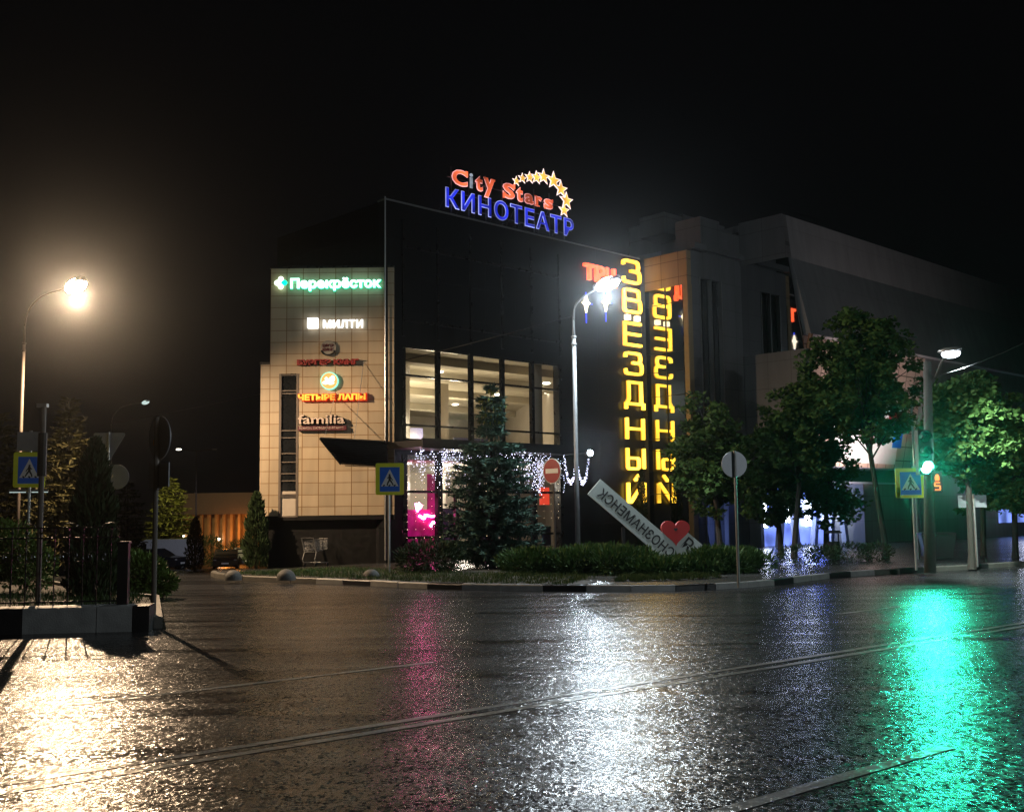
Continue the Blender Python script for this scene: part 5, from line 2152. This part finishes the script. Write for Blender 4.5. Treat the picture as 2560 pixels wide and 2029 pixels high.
# left bright bush
p = D(355, 1440, 24.5)
shrub('leafy_bush', 'bright green leafy bush beyond the end of the painted kerb wall', (p.x, 24.5, 0.12), [((0, 0, 0.40), (0.50, 0.5, 0.45)), ((0.35, -0.1, 0.22), (0.45, 0.4, 0.28)), ((-0.35, 0.2, 0.5), (0.4, 0.4, 0.45))], 'bush', 5200, 0.10, 0.3, wr=0.5)
p = D(30, 1300, 24)
shrub('leafy_bush', 'dim green bush behind the fence under the crosswalk sign', (p.x, 24, 0.12), [((0, 0, 0.9), (0.7, 0.5, 0.7)), ((0.5, 0, 0.6), (0.5, 0.4, 0.5)), ((-0.6, 0, 0.7), (0.5, 0.4, 0.6))], 'bush', 4200, 0.10, 0.3, wr=0.5)
# thujas and conifers left
p = D(232, 1400, 21.5)
thuja('big dark columnar thuja in front of the triangular sign', (p.x, 21.5, 0.1), 3.1, 1.05, n=8000)
p = D(640, 1400, 38)
thuja('dark columnar thuja at the left edge of the tiled wall', (p.x, 38, zg(p.x, 38) + KH), 2.5, 0.95, n=4200)
p = D(672, 1400, 40)
thuja('small pointed thuja against the foot of the tiled wall', (p.x, 40, zg(p.x, 40) + KH), 1.9, 0.5, n=1600)
p = D(487, 1400, 56)
thuja('dark columnar thuja beside the white van', (p.x, 56, zg(p.x, 56)), 2.6, 1.0, n=2600)
p = D(1603, 1300, 45.2)
for px_, w_, lab in ((1602, 0.55, 'thin thuja veiling the last yellow letter'),):
    u, z = onA(px_, 1250, 0.5)
    q_ = MALL @ Vector((u, -0.55, 0))
    thuja(lab, (q_.x, q_.y, KH), 3.4, w_, n=1700, l=0.13)
p = D(165, 1300, 37)
conifer('pine_tree', 'shaggy brown lit conifer behind the iron fence', 'tree', (p.x, 37, 0.1), [(0.3, 1.4), (1.4, 1.45), (3.2, 1.15), (4.4, 0.7), (5.3, 0.3), (5.8, 0.02)], 'pine', 30, 12, 0.34, 0.05, dens=0.8)
p = D(10, 1300, 39)
conifer('pine_tree', 'dim conifer at the left picture edge behind the crosswalk sign', 'tree', (p.x - 0.3, 39, 0.1), [(0.3, 1.5), (1.6, 1.6), (3.4, 1.3), (4.6, 0.8), (5.6, 0.02)], 'pine', 26, 10, 0.34, 0.05, dens=0.7)
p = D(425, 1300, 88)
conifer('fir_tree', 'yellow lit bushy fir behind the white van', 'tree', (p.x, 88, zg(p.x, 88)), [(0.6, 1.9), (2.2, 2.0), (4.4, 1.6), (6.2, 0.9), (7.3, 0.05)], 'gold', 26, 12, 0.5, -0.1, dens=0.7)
p = D(318, 1300, 60)
conifer('fir_tree', 'dark fir between the big thuja and the white van', 'tree', (p.x, 60, zg(p.x, 60)), [(0.3, 1.1), (1.6, 1.1), (3.2, 0.9), (4.4, 0.5), (5.0, 0.05)], 'thuja', 22, 10, 0.34, 0.05, dens=0.7)
p = D(545, 1390, 84)
shrub('leafy_bush', 'small dark bush in front of the orange lit building', (p.x, 90, zg(p.x, 84)), [((0, 0, 1.0), (1.0, 0.8, 1.0)), ((0.9, 0, 0.7), (0.7, 0.6, 0.7))], 'thuja', 1500, 0.25, 0.3)
p = D(470, 1390, 84)
shrub('leafy_bush', 'dark bush between the white van and the front facing car', (p.x, 90, zg(p.x, 84)), [((0, 0, 1.2), (1.0, 0.8, 1.2))], 'thuja', 1300, 0.25, 0.3)


def maple(label, base, h, crown_z, cr, ch, n_clumps, lean=(0, 0), leaves=95, ls=0.15, fork=0.45):
    t = thing('maple_tree', label, 'tree', Matrix.Translation(base), 'maples along the pavement')
    mb = MB()
    top = Vector((lean[0], lean[1], h * 0.85))
    fk = Vector((lean[0] * fork, lean[1] * fork, h * fork * 0.85))
    mb.tube([Vector((0, 0, -0.1)), Vector((0.02, 0, 0.3)), fk, top], [0.14, 0.105, 0.085, 0.02], 8)
    cc = Vector((lean[0] * 0.8, lean[1] * 0.8, crown_z))
    lf = MB()
    for k in range(int(n_clumps * 1.7)):
        d = rv()
        rr = random.random() ** 0.45
        c_ = cc + Vector((d.x * cr, d.y * cr, d.z * ch)) * rr
        c_ += rv() * 0.15
        if c_.z < h * 0.22:
            c_.z = h * 0.22 + random.random() * 0.3
        st = fk.lerp(top, random.uniform(0, 0.9))
        if k % 2 == 0:
            mid = st.lerp(c_, 0.5) + Vector((0, 0, 0.12))
            mb.tube([st, mid, c_], [0.035, 0.02, 0.006], 5, False)
        cs = random.uniform(0.25, 0.5)
        for _ in range(leaves):
            o_ = rv() * cs * random.random() ** 0.5
            o_.z *= 0.6
            nrm = (Vector((0, 0, 1)) + rv() * 0.9).normalized()
            dd = rv()
            dd = (dd - nrm * dd.dot(nrm))
            if dd.length < 0.05:
                continue
            dd.normalize()
            l_ = ls * random.uniform(0.45, 1.4)
            s_ = dd.cross(nrm) * l_ * 0.5
            p_ = c_ + o_
            lf.add([p_, p_ + dd * l_ * 0.25 + s_, p_ + dd * l_ * 0.62 + s_ * 0.55, p_ + dd * l_, p_ + dd * l_ * 0.62 - s_ * 0.55, p_ + dd * l_ * 0.25 - s_], [(0, 1, 2, 3), (0, 3, 4, 5)])
    obj('crown', lf, 'maple', t)
    obj('trunk', mb, 'bark', t)
    return t


def zp(py_, d_, px_=2200):
    return D(px_, py_, d_).z - KH


for px_, d_, ty, cy_, crp, lx, ncl, lab in (
        (2214, 37.0, 765, 940, 150, -0.7, 130, 'tall maple in front of the billboard, its crown above the lamp post'),
        (2428, 31.3, 935, 1065, 108, 0.1, 95, 'maple with lamp lit leaves right behind the concrete lamp post'),
        (2458, 38.5, 960, 1130, 105, 0.3, 70, 'dark maple behind the rectangular sign'),
        (2538, 36.0, 1000, 1150, 105, 0.2, 70, 'dark maple at the right picture edge'),
        (2065, 41.0, 1080, 1200, 85, 0.2, 55, 'young maple right of the slanted trunk before the blue portal'),
        (1952, 40.5, 1070, 1195, 85, -0.2, 55, 'young maple at the left of the blue lit portal'),
        (1985, 38.8, 960, 1080, 110, 0.6, 80, 'leaning maple in front of the middle of the blue portal'),
        (1800, 38.5, 990, 1140, 105, -0.2, 75, 'dark maple between the mirror tower and the round sign')):
    b = D(px_, 1390, d_)
    ht_ = zp(ty, d_, px_)
    cz_ = zp(cy_, d_, px_)
    maple(lab, (b.x, d_, KH), ht_, cz_, crp / F * d_, max(0.8, (ht_ - cz_)), ncl, lean=(lx, 0.1))


# ================================================================== SMALL THINGS
def hemi(label, px_, py_, r):
    p = G(px_, py_, KH)
    d_ = p.y
    t = thing('concrete_hemisphere', label, 'bollard', Matrix.Translation((p.x, d_ + r, zg(p.x, d_) + KH)), 'concrete hemispheres')
    mb = MB()
    mb.lathe([(r, -0.05)] + [(r * math.cos(R(a)), r * 0.95 * math.sin(R(a))) for a in range(0, 90, 10)] + [(0.01, r * 0.95)], (0, 0, 0), 24)
    obj('dome', mb, 'conc', t, smooth=True)


hemi('stone hemisphere on the kerb just left of the crosswalk sign post', 925, 1444, 0.23)
hemi('stone hemisphere in the grass left of the shopping trolley', 710, 1446, 0.25)
hemi('stone hemisphere at the rounded end of the verge', 577, 1446, 0.23)


def trolley(label, base, yaw, sc=1.0):
    t = thing('shopping_trolley', label, 'trolley', place(base, yaw, sc), 'shopping trolleys')
    mb = MB()
    for s in (-1, 1):
        mb.tube([(s * 0.22, -0.40, 0.12), (s * 0.25, 0.40, 0.14), (s * 0.25, 0.44, 0.25), (s * 0.25, 0.34, 0.5), (s * 0.25, 0.50, 0.98)], 0.016, 6)
        mb.tube([(s * 0.25, 0.36, 0.55), (s * 0.18, -0.42, 0.62)], 0.010, 6)
    mb.tube([(-0.22, -0.40, 0.12), (0.22, -0.40, 0.12)], 0.014, 6)
    mb.tube([(-0.25, 0.0, 0.13), (0.25, 0.0, 0.13)], 0.012, 6)
    obj('chassis', mb, 'steel', t)
    mb = MB()
    for i in range(9):
        z = 0.5 + 0.045 * i
        k = i / 8
        f = 0.03 * k
        q_ = [(-0.24 - f * .3, 0.36 + f, z), (0.24 + f * .3, 0.36 + f, z), (0.17 + f * .6, -0.42 - f, z + 0.08), (-0.17 - f * .6, -0.42 - f, z + 0.08)]
        mb.tube(q_ + [q_[0]], 0.004, 4)
    for i in range(10):
        s_ = i / 9
        y = 0.36 - 0.78 * s_
        for sx in (-1, 1):
            w_ = 0.24 - 0.07 * s_
            mb.tube([(sx * w_, y, 0.5 + 0.08 * s_), (sx * (w_ + 0.01), y, 0.86 + 0.08 * s_)], 0.003, 4)
    obj('basket', mb, 'steel', t)
    mb = MB()
    mb.tube([(-0.27, 0.50, 0.98), (0.27, 0.50, 0.98)], 0.02, 8)
    obj('handle', mb, 'black', t)
    for sx in (-1, 1):
        for y in (-0.36, 0.36):
            mb = MB()
            mb.lathe([(0.0, -0.015), (0.055, -0.015), (0.055, 0.015), (0.0, 0.015)], (sx * 0.22, y, 0.055), 12, Matrix.Rotation(R(90), 4, 'Y'))
            obj('wheel', mb, 'rubber', t)
    return t


p = D(790, 1430, 38.5)
trolley('empty shopping trolley standing on the verge left of the crosswalk sign', (p.x, 38.5, zg(p.x, 38.5) + KH), R(155))
p = D(895, 1400, 43.5)
trolley('shopping trolley parked by the dark base of the tiled wing', (p.x, 43.6, zg(p.x, 43.6) + KH), R(15))
p = D(932, 1410, 43)
trolley('shopping trolley nearest the crosswalk sign post, in the dark', (p.x, 43.2, zg(p.x, 43.2) + KH), R(-20))
# litter bin
p = D(2086, 1400, 36.5)
t = thing('litter_bin', 'black litter bin with a hooded lid standing before the blue portal', 'bin', place((p.x, 36.5, KH), R(10)))
mb = MB()
mb.lathe([(0.16, 0.0), (0.19, 0.02), (0.20, 0.55), (0.21, 0.58), (0.18, 0.58), (0.17, 0.1), (0.0, 0.1)], (0, 0, 0), 16)
obj('drum', mb, 'black', t)
mb = MB()
for x in (-0.17, 0.17):
    mb.box((x - 0.015, -0.02, 0.5), (x + 0.015, 0.02, 0.85))
mb.box((-0.22, -0.16, 0.85), (0.22, 0.16, 0.90))
mb.box((-0.18, -0.13, 0.90), (0.18, 0.13, 0.94))
obj('hood', mb, 'black', t)
p = D(2378, 1400, 34.5)
t = thing('waste_container', 'dark waste container under the maple behind the lamp post', 'bin', place((p.x, 35.6, KH), R(-10)))
mb = MB()
mb.prism([(-0.42, 0.08), (0.42, 0.08), (0.52, 0.78), (-0.52, 0.78)], -0.35, 0.35)
obj('body', mb, 'black', t)
mb = MB()
mb.prism([(-0.55, 0.785), (0.55, 0.785), (0.5, 0.86), (-0.5, 0.86)], -0.39, 0.39)
obj('lid', mb, 'black', t)


def car(name, label, cat, mw, prof, glass, width, paint, wheels, front_lights, rear_lights, L_, wr=0.31, group=None, plate=True):
    t = thing(name, label, cat, mw, group)
    hw = width / 2
    mb = MB()
    n = len(prof)
    secs = [(-hw, 0.88, 0.0), (-hw * 0.98, 0.97, 0.0), (-hw * 0.9, 1.0, 0.0), (hw * 0.9, 1.0, 0), (hw * 0.98, 0.97, 0), (hw, 0.88, 0)]
    zc = 0.55
    vs, fs = [], []
    for y, k, _ in secs:
        for x, z in prof:
            tum = max(0, z - 0.85) * 0.22
            yy = y * (1 - tum * 0.55)
            vs.append((x * (0.97 + 0.03 * k) if k < 0.95 else x, yy, zc + (z - zc) * k))
    for j in range(len(secs) - 1):
        for i in range(n):
            a, b_ = j * n + i, j * n + (i + 1) % n
            fs.append((a, b_, b_ + n, a + n))
    fs += [tuple(range(n)), tuple(range(len(secs) * n - 1, (len(secs) - 1) * n - 1, -1))]
    mb.add(vs, fs)
    obj('body', mb, paint, t, smooth=False)
    for nm, poly in glass:
        mb = MB()
        if nm == 'side_window':
            for s in (-1, 1):
                q_ = [(x, s * (hw * (1 - max(0, z - 0.85) * 0.12) + 0.012) * 0.985, z) for x, z in poly]
                m_ = len(q_)
                mb.add(q_ + [(x, y - s * 0.05, z) for x, y, z in q_], [tuple(range(m_)) if s < 0 else tuple(range(m_ - 1, -1, -1))] + [(i, (i + 1) % m_, (i + 1) % m_ + m_, i + m_) for i in range(m_)])
        else:
            (xa, za), (xb, zb_) = poly
            w0, w1 = hw * 0.84, hw * 0.74
            o_ = 0.015 if nm == 'windscreen' else -0.015
            mb.add([(xa + o_, -w0, za + 0.01), (xa + o_, w0, za + 0.01), (xb + o_, w1, zb_ + 0.01), (xb + o_, -w1, zb_ + 0.01)], [(0, 1, 2, 3)])
        obj(nm, mb, 'dpane', t)
    for x in wheels:
        for s in (-1, 1):
            mb = MB()
            mb.lathe([(0.0, -0.11), (wr * 0.9, -0.11), (wr, -0.08), (wr, 0.08), (wr * 0.9, 0.11), (0, 0.11)], (x, s * (hw - 0.09), wr), 18, Matrix.Rotation(R(90), 4, 'X'))
            wo = obj('wheel', mb, 'rubber', t)
            mb = MB()
            mb.lathe([(0.0, -0.115), (wr * 0.62, -0.115), (wr * 0.62, 0.115), (0, 0.115)], (x, s * (hw - 0.085), wr), 12, Matrix.Rotation(R(90), 4, 'X'))
            obj('rim', mb, 'steel', wo)
    for (x, z, w_, h_), nm, mt_ in [(q_, 'headlight', 'hl') for q_ in front_lights] + [(q_, 'tail_light', 'tail') for q_ in rear_lights]:
        for s in (-1, 1):
            mb = MB()
            mb.ell((x, s * (hw - w_ * 0.7), z), (0.07, w_ * 0.6, h_ / 2), 10, 6)
            obj(nm, mb, mt_, t, smooth=True)
    if plate:
        mb = MB()
        mb.box((L_ / 2 - 0.02, -0.26, 0.42), (L_ / 2 + 0.02, 0.26, 0.53))
        obj('number_plate', mb, 'white', t)
    return t


carprof = [(-2.1, 0.25), (-2.15, 0.6), (-2.05, 0.92), (-1.6, 1.0), (-1.05, 1.42), (0.35, 1.45), (0.75, 1.25), (1.15, 0.97), (1.85, 0.86), (2.13, 0.68), (2.15, 0.3), (2.0, 0.22)]
glass = [('side_window', [(-1.45, 1.0), (0.95, 0.99), (0.45, 1.36), (-1.0, 1.36)]), ('windscreen', ((1.1, 1.0), (0.42, 1.42))), ('rear_window', ((-1.58, 1.02), (-1.1, 1.38)))]
p = D(568, 1408, 84)
zc_ = D(568, 1409, 84).z
CZ = zg(-21, 84)
car('parked_car', 'dark brown car facing the camera in the car park left of the thuja', 'car', place((D(566, 1400, 84).x, 84, CZ), R(-78)), carprof, glass, 1.8, 'carbrown', (-1.3, 1.35), [(2.05, 0.70, 0.24, 0.16)], [(-2.1, 0.8, 0.2, 0.2)], 4.3, group='parked cars')
car('parked_car', 'pale car half hidden behind the thuja beside the brown car', 'car', place((D(612, 1400, 88).x, 88, CZ), R(-75)), carprof, glass, 1.8, 'hl', (-1.3, 1.35), [(2.05, 0.70, 0.24, 0.16)], [(-2.1, 0.8, 0.2, 0.2)], 4.3, group='parked cars')
car('parked_car', 'dark blue car in front of the white van', 'car', place((D(385, 1400, 76).x, 76, zg(-24, 76)), R(-12)), carprof, glass, 1.8, 'carblue', (-1.3, 1.35), [(2.05, 0.70, 0.24, 0.16)], [(-2.1, 0.8, 0.2, 0.2)], 4.3, group='parked cars')
vanprof = [(-2.6, 0.35), (-2.62, 1.0), (-2.55, 2.1), (-2.4, 2.2), (1.1, 2.2), (1.45, 2.05), (2.1, 1.2), (2.65, 1.05), (2.75, 0.7), (2.75, 0.35), (2.4, 0.28)]
vglass = [('side_window', [(1.0, 1.25), (1.9, 1.22), (1.4, 1.9), (1.0, 1.9)]), ('windscreen', ((2.08, 1.25), (1.5, 2.0)))]
car('white_van', 'white delivery van parked with its blank side showing, behind the dark blue car', 'van', place((D(410, 1400, 81).x, 81, zg(-25, 81)), R(178)), vanprof, vglass, 1.95, 'vanwhite', (-1.6, 1.75), [(2.68, 0.85, 0.22, 0.22)], [(-2.6, 1.0, 0.12, 0.5)], 5.5, 0.34)
p = D(452, 1330, 80)
lamp('van_spot_light', 'SPOT', D(520, 1390, 70) + Vector((0, 0, 4.5)), 500, (0.80, 0.84, 1.0), 0.2, D(410, 1385, 81), 60, 0.6, tw)  # spot aimed at the white van; no lamp body is modelled here

# far orange lit building
zf = zg(-30, 100) - 0.2
fb = thing('low_building', 'low distant building with orange lit columns beyond the car park', 'building', place((D(540, 1350, 104).x, 104, zf), R(-8)))
M['clad'] = pm('brown_fascia', (0.20, 0.14, 0.12), 0.6)
mb = MB()
mb.box((-5.0, -0.5, 4.6), (6, 4, 6.6))
obj('fascia', mb, 'clad', fb)
M['ply'] = pm('orange_cladding', (0.40, 0.24, 0.11), 0.6, var=0.4, scale=3)
mb = MB()
mb.box((-5, 1.2, 0), (6, 4, 4.6))
obj('wall', mb, 'ply', fb)
mb = MB()
for i in range(12):
    mb.box((-4.6 + i * 0.75, -0.1, 0), (-4.35 + i * 0.75, 0.2, 4.6))
obj('column', mb, 'ply', fb)
mb = MB()
mb.ell((0.4, -0.3, 2.3), (0.12, 0.12, 0.12), 10, 6)
mb.ell((-3.1, -0.3, 2.6), (0.09, 0.09, 0.09), 10, 6)
obj('wall_lamp', mb, 'down', fb)
lamp('orange_flood', 'POINT', Vector((D(575, 1350, 104).x, 102.2, zf + 2.4)), 110, (1.0, 0.34, 0.06), 0.3, parent=fb)
lamp('orange_flood', 'POINT', Vector((D(610, 1350, 104).x, 102.4, zf + 3.4)), 60, (1.0, 0.34, 0.06), 0.3, parent=fb)

# ================================================================== DAMP NIGHT AIR, ITS LAMP HALOS STANDING IN FOR LENS BLOOM
HAZE = True
if HAZE:
    m = bpy.data.materials.new('damp_halo_air')
    m.use_nodes = True
    t = m.node_tree
    t.nodes.clear()
    o_ = t.nodes.new('ShaderNodeOutputMaterial')
    v_ = t.nodes.new('ShaderNodeVolumePrincipled')
    v_.inputs['Color'].default_value = (0.85, 0.88, 0.9, 1)
    v_.inputs['Density'].default_value = 0.0004
    v_.inputs['Anisotropy'].default_value = 0.955
    t.links.new(v_.outputs[0], o_.inputs['Volume'])
    M['haze'] = m
    mb = MB()
    mb.box((-420, -62, -4.5), (420, 920, 24))
    tagt(obj('haze', mb, 'haze'), kind='stuff')
